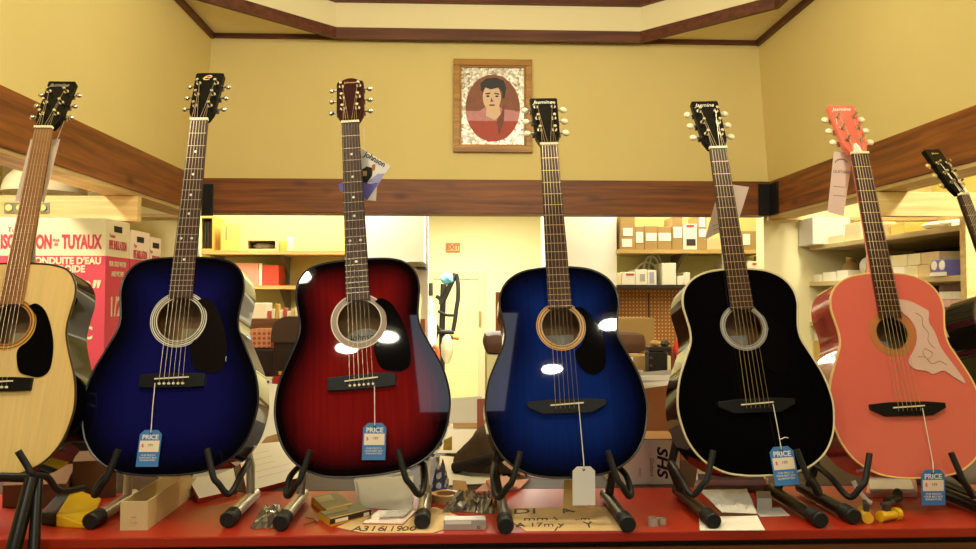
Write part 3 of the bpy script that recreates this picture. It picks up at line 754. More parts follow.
def Bp(px, py, Y): return P(px, py, Y)
GS = []
jas = lambda m: ('Jasmine', .0180, m, -.004, .0165, .4, .95)
GOLDINK = mat('gold_ink', 'd6a860', .5); PALEINK = mat('pale_ink', 'e9e4da', .5)
GS.append(guitar(dict(kind='D', B=Bp(-19.5, 478, 1.70), s=.946, roll=.1, low=.935, hole=.050, top=burst('natural_spruce', [(0, 'e6bd74'), (.1, 'eac680'), (1, 'ebc886')], grain=.1), side=SIDEK,
    binding=mat('natural_binding', '3a2a1a', .3), rosette=[(.050,.054,RBRN),(.054,.056,RBLK),(.056,.061,RGLD),(.061,.063,RBLK),(.063,.066,RGLD)], pick=PD, pickm=PICKB, bw=.165, neckm=NECKB, fbm=ROSEGLARE, fretm=mat('tan_fret', 'a98252', .35, .4), labelm=LBLY,
    hl=.158, head='flat', headm=HEADK, pegm=PEGC, logo=jas(mat('headstock_silver', '8d8880', .5)), label='natural blond acoustic guitar with black pickguard and black headstock')))
GS.append(guitar(dict(kind='D', B=Bp(163, 476, 1.75), s=1.003, roll=-.55, hole=.053, top=burst('dark_blue_burst', [(0, '04030a'), (.18, '070714'), (.6, '0e0e40'), (1, '141452')]), side=mat('dark_blue_lacquer', '08081c', .04, coat=.5),
    binding=mat('dark_binding', '15121a', .3), rosette=[(.053,.0555,RWHT),(.0555,.058,RBLK),(.058,.060,RWHT),(.060,.0625,RBLK),(.0625,.0655,RWHT),(.0655,.0672,RBLK),(.0672,.069,RWHT)], pick=PD, pickm=mat('dark_pickguard', '17110f', .1), bw=.150, neckm=NECKB, fbm=ROSEW, fretm=mat('silver_fret', 'b8a690', .3, .8), dots=True, labelm=LBLY, labelx=.018,
    labeltext=[('e', .075, .018, .0, .4)], hl=.158, head='slope', headm=HEADK, pegm=PEGC, logo=('e', .040, GOLDINK, -.010, .016, .5, 1.25), label='dark blue acoustic guitar with inlay dots and blue price tag, beside the blond guitar')))
GS.append(guitar(dict(kind='D', B=Bp(366, 476.5, 1.74), s=1.003, roll=-4.7, wx=1.013, hole=.052, top=burst('red_burst', [(0, '060203'), (.16, '120305'), (.46, '560d11'), (1, '821616')], grain=.25), side=SIDEK,
    binding=mat('dark_binding', '15121a', .3), rosette=[(.052,.0545,RWHT),(.0545,.066,RTAN),(.066,.0685,RWHT)], pick=PD, pickm=PICKB, bw=.160, neckm=NECKB, fbm=ROSEW, fretm=_M['silver_fret'], dots=True, labelm=LBLW, label_shape='oval',
    labeltext=[('Johnson', .022, 0, .012, .1), ('FOLK GUITAR', .008, 0, -.006, 0)], hl=.150, head='bump', headm=mat('dark_red_headstock', '300c0e', .25, spec=.12), pegm=CHROME, logo=('Johnson', .010, GOLDINK, 0, .019, .1, 1), label='dark red sunburst acoustic guitar with black pickguard and tilted hang tag')))
GS.append(guitar(dict(kind='R', B=Bp(571.5, 478, 1.71), s=1.0, roll=-1.6, wx=1.01, hole=.045, top=burst('blue_burst', [(0, '03030a'), (.14, '05071c'), (.5, '0a1850'), (1, '102a74')], grain=.2), side=SIDEK,
    binding=mat('umber_binding', '2c2418', .3), rosette=[(.045,.0465,RBLK),(.0465,.050,RGLD),(.050,.052,RBLK),(.052,.0565,RGLD),(.0565,.058,RBLK),(.058,.060,RGLD)], pick=PR, pickm=PICKB, bw=.185, neckm=NECKB, fbm=ROSEW, fretm=BRASS, labelm=LBLW,
    hl=.150, head='flat', headm=HEADK, pegm=PEGI, logo=jas(PALEINK), label='bright blue sunburst acoustic guitar with plain white price tag')))
GS.append(guitar(dict(kind='R', B=Bp(766.5, 476, 1.745), s=1.012, roll=-2.1, hole=.045, top=burst('black_gloss', [(0, '060506'), (1, '080707')]), side=SIDEK,
    binding=mat('ivory_binding', 'd8c9a0', .35), rosette=[(.045,.0465,RBLK),(.0465,.049,SILV),(.049,.0505,RBLK),(.0505,.056,SILV),(.056,.0575,RBLK),(.0575,.059,SILV)], pick=PR, pickm=PICKB, bw=.185, neckm=NECKB, fbm=ROSEW, fretm=BRASS, labelm=LBLW,
    hl=.155, head='flat', headm=HEADK, pegm=PEGI, logo=jas(PALEINK), label='glossy black acoustic guitar with cream binding, beside the coral pink one')))
PINKT = mat('coral_lacquer', 'da6a58', .06)
GS.append(guitar(dict(kind='R', B=Bp(920, 478.6, 1.76), s=1.018, roll=-.95, hy=-.006, hole=.040, top=PINKT, side=mat('coral_side_lacquer', 'be4c46', .08, coat=1),
    binding=mat('cream_binding', 'e8c07a', .35), rosette=[(.040,.058,RBRN)], pick=PF, pickm=mat('pink_pickguard', 'd9b3a2', .4), pick_smooth=True,
    pick_lines=[[(.068,.050),(.082,.040),(.080,.018),(.090,.000),(.086,-.022),(.098,-.040)], [(.052,-.060),(.070,-.062),(.084,-.078),(.104,-.072),(.120,-.082)], [(.074,-.040),(.090,-.052),(.076,-.066),(.066,-.050),(.074,-.040)]],
    bw=.185, neckm=PINKT, fbm=ROSEW, fretm=BRASS, labelm=LBLW, hl=.160, head='flat', headm=PINKT, pegm=PEGI, logo=jas(PALEINK), truss=True, label='coral pink acoustic guitar with pale decorated pickguard')))
GS.append(guitar(dict(kind='R', B=Bp(1056, 449, 1.93), s=.865, roll=-6, yaw=18, hole=.052, top=burst('cherry_burst', [(0, '6a0d0d'), (.4, 'a01a14'), (1, 'b8321c')]), side=SIDEK,
    binding=mat('dark_binding', '15121a', .3), rosette=[(.052,.068,RTAN)], pick=PD, pickm=PICKB, bw=.160, neckm=NECKB, fbm=ROSEW, fretm=BRASS, labelm=LBLW,
    hl=.178, head='flat', headm=HEADK, pegm=mat('gold_peg', 'd9b878', .3, .4), logo=('Johnson', .010, GOLDINK, 0, .019, .1, 1), label='smaller tilted red guitar cut off by the right edge of the photo')))

# ------------------------------------------------------------------ guitar stands
def stand(cx_l, cx_r, tip_y, g, label, metal, on_floor=False):
    M = g[1]; Bz = M.translation.z; Y0 = M.translation.y
    zf = CZ+.0185
    Lp = G(cx_l, tip_y, zf); Rp = G(cx_r, tip_y, zf)
    yt = max((Lp.y+Rp.y)/2, 1.640); xl, xr = Lp.x, Rp.x; xc = (xl+xr)/2
    o = empty('guitar_stand', (xc, Y0+.05, CZ)); tag(o, label, 'stand', 'guitar stands')
    L = lambda x, y, z: (x-xc, y-Y0-.05, z-CZ)
    Yb = Y0+.185
    for sd, x in ((-1, xl), (1, xr)):
        bm = NB(); cyl(bm, L(x, yt+.02, zf), L(x, Yb, zf), .0145, n=16); ft = finish(bm, 'foot_tube', metal, o, smooth=True)
        bm = NB()
        prof = [(.0155, 0), (.0182, .003), (.0182, .012)]
        for q in range(5): prof += [(.0182, .014+q*.007), (.0170, .016+q*.007), (.0182, .018+q*.007)]
        lathe(bm, L(x, yt+.05, zf), [(r, .05-z) for r, z in reversed(prof)], 20, axis='Y'); finish(bm, 'rubber_foot', RUBBER, ft, smooth=True)
        # upright and padded yoke arm
        xi = x-sd*.028
        bm = NB(); tube(bm, [L(x, Y0+.145, zf), L(xc+sd*.148, Y0+.150, Bz-.01), L(xc+sd*.118, Y0+.162, Bz+.10)], .0105, 12); finish(bm, 'upright', metal if metal is not CHROME else BLACK, o, smooth=True)
        bm = NB(); 
        tube(bm, smoothpath([L(xc+sd*.146, Y0+.150, Bz+.002), L(xc+sd*.156, Y0+.050, Bz-.006), L(xc+sd*.154, Y0-.012, Bz-.030), L(xc+sd*.144, Y0-.028, Bz-.034), L(xc+sd*.128, Y0-.036, Bz-.010), L(xc+sd*.118, Y0-.038, Bz+.003), L(xc+sd*.109, Y0-.032, Bz+.030), L(xc+sd*.098, Y0-.024, Bz+.066)], 6), .0072, 10)
        finish(bm, 'yoke_arm', RUBBER, o, smooth=True)
    bm = NB(); tube(bm, [L(xc-.120, Y0+.162, Bz+.095), L(xc+.120, Y0+.162, Bz+.095)], .009, 12); finish(bm, 'cross_bar', BLACK, o, smooth=True)
    return o
SMET = mat('satin_steel', 'b7b0a4', .3, .85); DMET = mat('dark_bronze_metal', '3a2f28', .35, .7); KMET = mat('black_metal', '121010', .35, .3)
stand(91, 226.5, 521, GS[1], 'steel guitar stand under the dark blue guitar', SMET)
stand(281, 422, 522.5, GS[2], 'steel guitar stand under the red sunburst guitar', SMET)
stand(506, 630, 527, GS[3], 'dark metal guitar stand under the bright blue guitar', DMET)
stand(713, 822.5, 521, GS[4], 'dark metal guitar stand under the black guitar', DMET)
stand(853, 1001, 516, GS[5], 'black guitar stand under the coral pink guitar', KMET)
stand(1005, 1108, 508, GS[6], 'black guitar stand at the right edge under the tilted red guitar', KMET)
# the blond guitar's stand: a tall tripod that stands on the floor in front of the counter
Bv = GS[0][1].translation
o = empty('guitar_stand', (Bv.x, 1.50, 0)); tag(o, 'tall black tripod guitar stand under the blond guitar, reaching below the counter', 'stand', 'guitar stands')
L = lambda p: (p[0]-Bv.x, p[1]-1.50, p[2])
pt = [P(32, 478, 1.655), P(16, 540, 1.600)]; e = pt[1]+(pt[1]-pt[0])*((-pt[1].z+.02)/(pt[1].z-pt[0].z))
e = Vector((pt[1].x-.06, 1.28, .012))
bm = NB(); tube(bm, [L(pt[0]), L(pt[1]), L(e)], [.014, .0155, .014], 12); finish(bm, 'leg', KMET, o, smooth=True)
q0 = P(38, 480, 1.665); q1 = P(34, 545, 1.605); bm = NB(); tube(bm, [L(q0), L(q1), L((q1.x+.10, 1.36, .012))], [.010, .0115, .012], 12); finish(bm, 'leg', KMET, o, smooth=True)
q2 = Vector((2*Bv.x-pt[0].x, 1.655, pt[0].z)); bm = NB(); tube(bm, [L(q2), L((q2.x-.02, 1.600, pt[1].z)), L((q2.x-.22, 1.34, .012))], [.014, .0155, .014], 12); finish(bm, 'leg', KMET, o, smooth=True)
bm = NB(); tube(bm, [L(pt[0]), L((Bv.x, 1.66, pt[0].z+.004)), L(q2)], .010, 12); finish(bm, 'cross_bar', KMET, o, smooth=True)
for sd in (-1, 1):
    bx_ = pt[0].x-Bv.x if sd > 0 else q2.x-Bv.x
    f0 = P(33, 475, 1.665); f1 = P(18, 451, 1.655); f2 = P(47, 477, 1.70); f3 = P(60, 491, 1.73); f4 = P(84, 488, 1.80)
    pp = [f1, f1+(f0-f1)*.6, f0, f2, f3, f4]
    if sd < 0: pp = [Vector((2*Bv.x-p.x, p.y, p.z)) for p in pp]
    bm = NB(); tube(bm, smoothpath([L(p) for p in pp], 5), .0072, 10); finish(bm, 'yoke_arm', RUBBER, o, smooth=True)

# ------------------------------------------------------------------ price tags and hang tags
BLUET = mat('price_tag_blue', '3b78b8', .6); CORD = mat('white_cord', 'e8e0d0', .8); CREAMT = mat('tag_cream', 'f0dcc0', .65)
def price_tag(g, x0, y0, x1, y1, pin, label, blank=False, hang=False, rot=0):
    """a card tied to the bridge by a cord; lies on the guitar's face, or hangs free below its edge"""
    M = g[1]
    if hang:
        yy = M.translation.y-.022; tl = P(x0, y0, yy); br = P(x1, y1, yy); tr = P(x1, y0, yy)
        X = Vector((1, 0, 0)); Yv = Vector((0, 0, 1)); top = (tl+tr)/2; w = (tr-tl).length; h = tl.z-br.z
    else:
        tl = face_pt(M, x0, y0, .011); tr = face_pt(M, x1, y0, .011); bl = face_pt(M, x0, y1, .011)
        Z = (M.to_3x3() @ Vector((0, 0, 1))).normalized(); X = (tr-tl).normalized(); Yv = Z.cross(X); top = (tl+tr)/2; w = (tr-tl).length; h = (tl-bl).length
    if rot:
        Zr = X.cross(Yv); q = Matrix.Rotation(R(rot), 3, Zr); X = q @ X; Yv = q @ Yv
    Z = X.cross(Yv)
    W = Matrix(((X.x, Yv.x, Z.x, top.x), (X.y, Yv.y, Z.y, top.y), (X.z, Yv.z, Z.z, top.z), (0, 0, 0, 1)))
    o = empty('price_tag', (0, 0, 0)); o.matrix_world = W; tag(o, label, 'tag', 'price tags on the guitars')
    c = w*.2; bm = NB(); prism(bm, [(-w/2+c, 0), (-w/2, -c), (-w/2, -h), (w/2, -h), (w/2, -c), (w/2-c, 0)], -.0007, .0007)
    finish(bm, 'card', WHITE if blank else BLUET, o)
    bm = NB(); cyl(bm, (0, -w*.13, .0006), (0, -w*.13, .0012), w*.06, n=14); finish(bm, 'eyelet', BLACKINK, o)
    if not blank:
        text('PRICE', w*.29, PALEINK, o, M_up(0, -h*.20, .0010), bold=w*.007)
        bm = NB(); box(bm, (-w*.44, -h*.60, .0006), (w*.44, -h*.29, .0012)); pn = finish(bm, 'price_panel', CREAMT, o)
        text('$', w*.2, REDINK, pn, M_up(-w*.30, -h*.43, .0015)); text('199', w*.17, GREYINK, pn, M_up(w*.04, -h*.42, .0015))
        text('OUR PRICE IS\nYOUR BEST BUY\nGUARANTEED', w*.11, PALEINK, o, M_up(0, -h*.76, .0010))
    # cord, from the bridge pin down to the eyelet
    a = W.inverted() @ face_pt(M, pin[0], pin[1], .016)
    bm = NB(); e = Vector((0, -w*.13, .0018))
    if hang:
        m1 = W.inverted() @ face_pt(M, x0*.5+x1*.5, 462, .008); tube(bm, [a, m1, Vector((0, .004, .002)), e], .0011, 6)
    else: tube(bm, [a, a.lerp(e, .5)+Vector((0, 0, .0015)), e], .0011, 6)
    finish(bm, 'cord', CORD, o)
    if label.find('knot') >= 0:
        k = a.lerp(e, .78)+Vector((0, 0, .003)); bm = NB(); tube(bm, [k, k+Vector((.013, .004, .001)), k+Vector((.02, .002, 0))], .0011, 6); finish(bm, 'knot', CORD, o)
    return o
price_tag(GS[1], 140.5, 430, 162.5, 466.5, (155, 383), 'blue price tag lying on the dark blue guitar')
price_tag(GS[2], 363.5, 423, 386.5, 460, (374.5, 386), 'blue price tag lying on the red sunburst guitar')
price_tag(GS[3], 572.5, 466.5, 595, 505, (578.5, 402), 'blank white price tag hanging below the bright blue guitar', blank=True, hang=True)
price_tag(GS[4], 768.5, 446.5, 792.5, 485, (773, 404), 'blue price tag with cord knot on the black guitar', rot=4)
price_tag(GS[5], 921, 469.5, 944.5, 505, (922.5, 408), 'blue price tag hanging from the coral pink guitar', hang=True)
# tan tag behind the white one
yy = GS[3][1].translation.y+.05
o = slab('paper_tag', 'tan paper tag standing behind the blank white price tag', 'tag', [P(563, 508, yy), P(580, 508, yy), P(580, 480, yy+.01), P(564, 480, yy+.01)], .001, mat('tan_tag', 'd3b06c', .7))

PURP = mat('purple_print', '6a62b8', .5); TAGP = mat('pinkish_tag_paper', 'e6cdbd', .65); TAGL = mat('lilac_print', 'a8a0d0', .5)
def hang_tag(name, label, corners, Y, m, cordto=None):
    """a printed card hanging behind a neck; corners in order tl, tr, br, bl"""
    c = [P(x, y, Y) for x, y in corners]; ctr = sum(c, Vector())/4
    o = empty(name, ctr); tag(o, label, 'tag')
    bm = NB(); hexa(bm, [p-ctr+Vector((0, .0008, 0)) for p in (c[3], c[2], c[1], c[0])], [p-ctr-Vector((0, .0008, 0)) for p in (c[3], c[2], c[1], c[0])])
    bmesh.ops.recalc_face_normals(bm, faces=bm.faces); finish(bm, 'card', m, o)
    if cordto:
        bm = NB(); a = P(*cordto[0])-ctr; b = P(*cordto[1])-ctr; tube(bm, [a, b], .0008, 6); finish(bm, 'cord', CORD, o)
    return o, ctr
Yt = 1.988
o, c = hang_tag('hang_tag', 'white and violet hang tag with black script lettering, behind the red guitar neck', [(362, 149), (390.5, 166), (367, 201), (352, 187)], Yt, WHITE, ((364, 128, 2.0), (364, 152, Yt)))
q = P(375, 159.5, Yt)-c; text('Johnson', .021, BLACKINK, o, M_front(q.x, -.0014, q.z, R(-29)), bold=.0003, sx=.9)
def tagpoly(parent, ctr, pts, Y, dy, m, name):
    v = [P(x, y, Y)-ctr for x, y in pts]; bm = NB(); f = bm.faces.new([bm.verts.new((p.x, -dy, p.z)) for p in v]); bm.normal_update()
    if f.normal.y > 0: f.normal_flip()
    return finish(bm, name, m, parent)
tagpoly(o, c, [(361, 178), (369, 184), (379.5, 182), (367, 200.5), (353, 188)], Yt, .0012, PURP, 'violet_print')
tagpoly(o, c, [(368, 182), (377.5, 174), (385, 173.5), (379, 183)], Yt, .0013, TAGL, 'lilac_print')
tagpoly(o, c, [(361, 170), (367, 166.5), (373, 168), (372, 176), (367, 183), (361, 182)], Yt, .0014, BLACKINK, 'dark_figure_print')
tagpoly(o, c, [(372, 165), (375.5, 164), (375, 170), (372, 171)], Yt, .0015, mat('orange_print', 'b8643a', .6), 'orange_print')
tagpoly(o, c, [(363, 171), (367, 171), (367, 176), (363, 176)], Yt, .0016, mat('tan_print', 'c49a6a', .6), 'face_print')
o2, c2 = hang_tag('hang_tag', 'small white card behind the violet tag on the red guitar neck', [(366, 184), (377, 186), (376, 201), (365, 200)], Yt+.012, PAPERW)
o2, c2 = hang_tag('hang_tag', 'violet corner of a tag showing left of the red guitar neck', [(338.5, 184), (346, 182), (347, 190.5), (340, 191.5)], Yt+.005, PURP)
o2, c2 = hang_tag('hang_tag', 'pinkish card hanging behind the black guitar neck', [(721, 183), (749, 187), (738, 222), (704.5, 240)], 1.985, TAGP)
for k in range(3): tagpoly(o2, c2, [(712+k, 226+k*4), (722+k, 222+k*4), (722+k, 222.6+k*4), (712+k, 226.6+k*4)], 1.985, .0012, GREYINK, 'printed_line')
o2, c2 = hang_tag('hang_tag', 'long pinkish white card hanging left of the pink guitar neck', [(834, 151.5), (853, 153), (843.5, 216), (827.5, 212)], 2.02, TAGP, ((836, 118, 2.04), (842, 153, 2.02)))
bm = NB(); pts = [P(841+6*math.cos(t), 163+4*math.sin(t), 2.02)-c2 for t in (PI+PI*i/10 for i in range(11))]; tube(bm, [(p.x, -.0014, p.z) for p in pts], .0012, 6); finish(bm, 'arched_print', mat('brown_ink', '8a6a4a', .6), o2)
text('GUITARS', .012, GREYINK, o2, M_front(P(841, 172, 2.02).x-c2.x, -.0013, P(841, 172, 2.02).z-c2.z, R(-4)))
for k in range(2): tagpoly(o2, c2, [(833, 186+k*9), (845, 187+k*9), (845, 187.6+k*9), (833, 186.6+k*9)], 2.02, .0012, GREYINK, 'printed_line')
o2, c2 = hang_tag('hang_tag', 'long white card hanging behind the blond guitar neck', [(31, 139), (60, 139), (44, 202), (15, 201)], 1.968, TAGP, ((66, 117, 1.975), (56, 142, 1.968)))

# ------------------------------------------------------------------ the counter
REDC = mat('red_counter_laminate', 'a82a14', .38, var=.10, scale=10)
DARKP = wood('dark_counter_panel', '1c110c', '2a1a12', 'X', .6, knots=False)
YE = G(488, 533.5).y; YBK = 2.62
o = empty('shop_counter', (.1, 2.1, 0)); tag(o, 'long red topped shop counter along the bottom of the view', 'counter')
L = lambda x, y, z: (x-.1, y-2.1, z)
bm = NB(); box(bm, L(-1.45, YE, CZ-.022), L(1.80, 2.03, CZ)); finish(bm, 'countertop', REDC, o, bevel=.003)
bm = NB(); box(bm, L(-1.45, 2.0305, CZ-.022), L(1.80, YBK, CZ)); finish(bm, 'rear_top', wood('shade_rear_top', '2c1a10', '40281a', 'X', .6, knots=False), o)  # dark colour stands in for the shade behind the guitars
bm = NB(); box(bm, L(-1.42, YE+.035, .1), L(1.77, YE+.055, CZ-.022)); finish(bm, 'front_panel', DARKP, o)
bm = NB(); box(bm, L(-1.42, YBK-.05, 0), L(1.77, YBK-.03, CZ-.022)); finish(bm, 'back_panel', DARKP, o)
for x in (-1.42, 1.74): bm = NB(); box(bm, L(x, YE+.055, 0), L(x+.03, YBK-.05, CZ-.022)); finish(bm, 'side_panel', DARKP, o)
bm = NB(); box(bm, L(-1.42, YE+.02, CZ-.060), L(1.77, YE+.035, CZ-.040)); finish(bm, 'trim_strip', wood('counter_strip', '5a3418', '7a4a24', 'X', .5, knots=False), o)

def gslab(name, label, cat, A, B, D, th, m, group=None, bevel=.0015, z=CZ):
    """a flat thing on the counter from three pixels: front-left, front-right, back-left of its base"""
    a, b, d = G(*A, z), G(*B, z), G(*D, z); c = b+(d-a); u = Vector((0, 0, th))
    bm = NB(); hexa(bm, [a, b, c, d], [a+u, b+u, c+u, d+u]); bmesh.ops.recalc_face_normals(bm, faces=bm.faces)
    o = finish(bm, name, m, None, loc=(a+b+c+d)/4, bevel=bevel)
    if label: tag(o, label, cat, group)
    return o, (a, b, c, d)
def frame_on(a, b, up=Vector((0, 0, 1))):
    """axes of an upright face running from a to b"""
    X = (b-a).normalized(); Y = up; Z = X.cross(Y)
    return X, Y, Z
def on_face(o, s, size, m, a, b, u, v, **k):
    """lettering on the upright front face a-b at fraction u and height v"""
    X, Y, Z = frame_on(a, b); p = a+(b-a)*u+Vector((0, 0, v))+Z*.0012
    W = Matrix(((X.x, Y.x, Z.x, p.x), (X.y, Y.y, Z.y, p.y), (X.z, Y.z, Z.z, p.z), (0, 0, 0, 1)))
    return text(s, size, m, o, Matrix.Translation(-o.location) @ W, **k)
def crumple(name, label, cat, A, B, D, h, m, n=14, amp=1.0, group=None):
    """a crumpled sheet or bag on the counter"""
    a, b, d = G(*A), G(*B), G(*D); bm = NB(); rows = []
    for j in range(n+1):
        row = []
        for i in range(n+1):
            u, v = i/n, j/n; e = min(u, 1-u, v, 1-v)*4; e = min(1, e)
            p = a+(b-a)*u+(d-a)*v; k = random.uniform(-.03, .03)
            row.append(bm.verts.new((p.x+(b-a).length*random.uniform(-.04, .04)*amp, p.y+(d-a).length*random.uniform(-.04, .04)*amp, CZ+.001+h*e*random.uniform(.25, 1))))
        rows.append(row)
    for j in range(n):
        for i in range(n):
            q = (rows[j][i], rows[j][i+1], rows[j+1][i+1], rows[j+1][i])
            bm.faces.new(q[:3]); bm.faces.new((q[0], q[2], q[3]))
    r = bmesh.ops.extrude_face_region(bm, geom=list(bm.faces)); vs = [v for v in r['geom'] if isinstance(v, bmesh.types.BMVert)]
    for v in vs: v.co.z = CZ+.0004
    bmesh.ops.recalc_face_normals(bm, faces=bm.faces)
    o = finish(bm, name, m, None, loc=Vector(((a.x+b.x)/2, (a.y+d.y)/2, CZ))); tag(o, label, cat, group); return o

FILM = mat('clear_film', 'c8c2b8', .12, spec=.8, coat=.6, alpha=.55)
DFILM = mat('smoky_film', '6a6258', .15, .3, spec=.8, coat=.8)
YEL = mat('yellow_plastic', 'e0b21c', .35, coat=.4); REDE = mat('red_cover_edge', 'b01c20', .5)

# cardboard parts bin
a = G(120, 530.5); b = G(147, 530.5); d = G(185, 503)
o = empty('parts_bin', ((a.x+b.x)/2, a.y, CZ)); tag(o, 'long open cardboard bin box pointing away under the dark blue guitar', 'box')
w = (b.x-a.x)/2; ln = .40; hb = .063; t = .003
bm = NB(); box(bm, (-w, 0, 0), (w, t, hb)); fp = finish(bm, 'front_panel', CARDL, o)
bm = NB(); box(bm, (-w, t, 0), (w, ln, t)); finish(bm, 'bottom_panel', CARDL, o)
for x in (-w, w-t): bm = NB(); box(bm, (x, t, t), (x+t, ln, hb)); finish(bm, 'side_panel', CARDL, o)
bm = NB(); box(bm, (-w+t, ln-t, t), (w-t, ln, hb)); finish(bm, 'back_panel', CARDL, o)
for k, s_ in enumerate(('---', '- --')): text(s_, .012, GREYINK, fp, M_front(0, -.0012, .030-.012*k))

# yellow package under the left foot of that stand
o = empty('plastic_package', G(66, 515)); tag(o, 'yellow and clear plastic package left of the cardboard bin', 'package')
p0 = G(66, 515); L = lambda p: p-p0
a, b, d = G(56, 527), G(88, 529), G(73, 500); u = Vector((0, 0, .028))
bm = NB(); c = b+(d-a); hexa(bm, [L(a), L(b), L(c), L(d)], [L(a+u*1.0), L(b+u*.25), L(c+u*.3), L(d+u*1.1)]); bmesh.ops.recalc_face_normals(bm, faces=bm.faces); finish(bm, 'yellow_body', YEL, o, bevel=.003)
a2, d2 = G(40, 525), G(62, 499); bm = NB(); e = (a-a2)*.98
hexa(bm, [L(a2), L(a2+e), L(d2+e), L(d2)], [L(a2+u*1.05), L(a2+e+u*1.05), L(d2+e+u), L(d2+u)]); bmesh.ops.recalc_face_normals(bm, faces=bm.faces); finish(bm, 'dark_end', RUBBER, o, bevel=.006)
o, (a, b, c, d) = gslab('instruction_card', 'small white card with black print beside the yellow package', 'card', (68, 520), (96, 523), (88, 508), .0015, WHITE)
o.location.z += 0
text('EC', .030, BLACKINK, o, M_up(.0, 0, .0022, .5))
o.location.z = CZ

# catalogues with red covers
def catalogue(label, fl, fr, br_, bl_, th=.012, lines=5):
    o = slab('catalogue', label, 'catalogue', [fl, fr, br_, bl_], th, [WHITE, REDE], 'white catalogues with red covers')
    n = (fr-fl).cross(bl_-fl).normalized()
    for k in range(lines):
        t = .2+.13*k; p = fl+(bl_-fl)*t+(fr-fl)*.2; q = fl+(bl_-fl)*t+(fr-fl)*.8; bm = NB(); w = (bl_-fl).normalized()*.0012
        f = [v+n*.0007-o.location for v in (p, q, q+w, p+w)]; bm.faces.new([bm.verts.new(v) for v in f]); finish(bm, 'printed_line', GREYINK, o)
    return o
z_ = lambda p, h: Vector((p.x, p.y, CZ+h))
catalogue('white catalogue with red edge lying under the right side of the dark blue guitar', z_(G(199, 504), .014), z_(G(238, 495), .014), P(232, 462, 2.12), P(187, 476, 2.02))
catalogue('larger tilted white catalogue with red edge between dark blue and red guitars', z_(G(247, 497), .014), z_(G(305, 481), .014), P(296, 440, 2.36), P(236, 446, 2.22))
o = slab('paper_sheet', 'white sheet leaning upright between dark blue and red guitars, above the tilted catalogue', 'paper', [P(240, 457, 2.40), P(292, 457, 2.40), P(293, 385, 2.5), P(260, 383, 2.5)], .002, PAPERW)
o = slab('paper_sheet', 'tan folded paper at the foot of the white leaning sheet', 'paper', [P(250, 458, 2.38), P(286, 458, 2.38), P(286, 431, 2.39), P(266, 437, 2.39)], .003, KRAFT)
# little items
crumple('plastic_wrapper', 'small clear plastic wrapper beside the left foot of the red guitar stand', 'wrapper', (250, 529), (278, 528), (262, 508), .022, DFILM, 9)
YBOX = mat('string_box_black', '2a2018', .35, var=.3, scale=50); YTRIM = mat('string_box_yellow', 'd9a52a', .4)
def string_box(label, A, B, D, th):
    o, (a, b, c, d) = gslab('string_box', label, 'box', A, B, D, th, YBOX, 'string boxes', z=CZ)
    X, Y, Z = frame_on(a, b)
    def strip(p, q, h0, h1, nm, m, off=.0006):
        x, y, z = frame_on(p, q); bm = NB(); v = [p+z*off+Vector((0, 0, h0)), q+z*off+Vector((0, 0, h0)), q+z*off+Vector((0, 0, h1)), p+z*off+Vector((0, 0, h1))]
        bm.faces.new([bm.verts.new(k-o.location) for k in v]); return finish(bm, nm, m, o)
    strip(a, b, 0, th*.28, 'yellow_stripe', YTRIM); strip(d, a, 0, th, 'yellow_end', YTRIM)
    strip(a+(b-a)*.12, a+(b-a)*.42, th*.35, th*.85, 'white_label', PAPERW); strip(a+(b-a)*.8, a+(b-a)*.94, th*.3, th*.8, 'white_label', PAPERW)
    t = th+.0006; bm = NB(); u = b-a; w = d-a
    v = [a+u*.03+w*.55, a+u*.6+w*.5, a+u*.66+w*.9, a+u*.05+w*.94]; bm.faces.new([bm.verts.new(k+Vector((0, 0, t))-o.location) for k in v]); finish(bm, 'top_print', mat('guitar_print_tan', '8f7c64', .4), o)
    bm = NB(); v = [a, a+u*.30, a+u*.3+w*.1, a+w*.95, a+w*.97+u*.04, a+w*1.0]; v = [a+u*.02+w*.02, a+u*.97+w*.02, a+u*.97+w*.12, a+u*.02+w*.12]; bm.faces.new([bm.verts.new(k+Vector((0, 0, t))-o.location) for k in v]); finish(bm, 'yellow_border', YTRIM, o)
    return o
string_box('black and yellow string box in front, nearest the counter edge', (330, 526.5), (371.5, 516.5), (318.5, 518.5), .0155)
string_box('black and yellow string box lying behind the front one', (327, 516.8), (354, 510), (311.5, 503), .014)
for k, (p, q) in enumerate((((304, 525), (317, 521)), ((306, 517), (316, 520)))):
    a, b = G(*p, CZ+.003), G(*q, CZ+.003); bm = NB(); cyl(bm, (0, 0, 0), b-a, .0022, .0012, n=8); ellipsoid(bm, b-a, .004, .004, .003, 8, 6)
    o = finish(bm, 'end_pin', CHROME, None, smooth=True); o.location = a; tag(o, ('small metal pin left of the string boxes, nearer the edge', 'small metal pin left of the string boxes, farther from the edge')[k], 'pin', 'small metal pins')
# envelopes behind
for k, (dx, dy) in enumerate(((0, 0), (-3, -1), (4, -2))):
    yy = 1.855+.02*k
    slab('envelope', ('front white envelope propped under the red guitar', 'white envelope behind the front one, sticking out left', 'rearmost white envelope, sticking out right')[k], 'envelope',
         [z_(G(361+dx, 508-2*k), .002), z_(G(412+dx*.3, 511-4*k), .002), P(412+dx*.4, 478+dy, yy+.12), P(357+dx, 479+dy, yy+.12)], .002, WHITE, 'white envelopes')
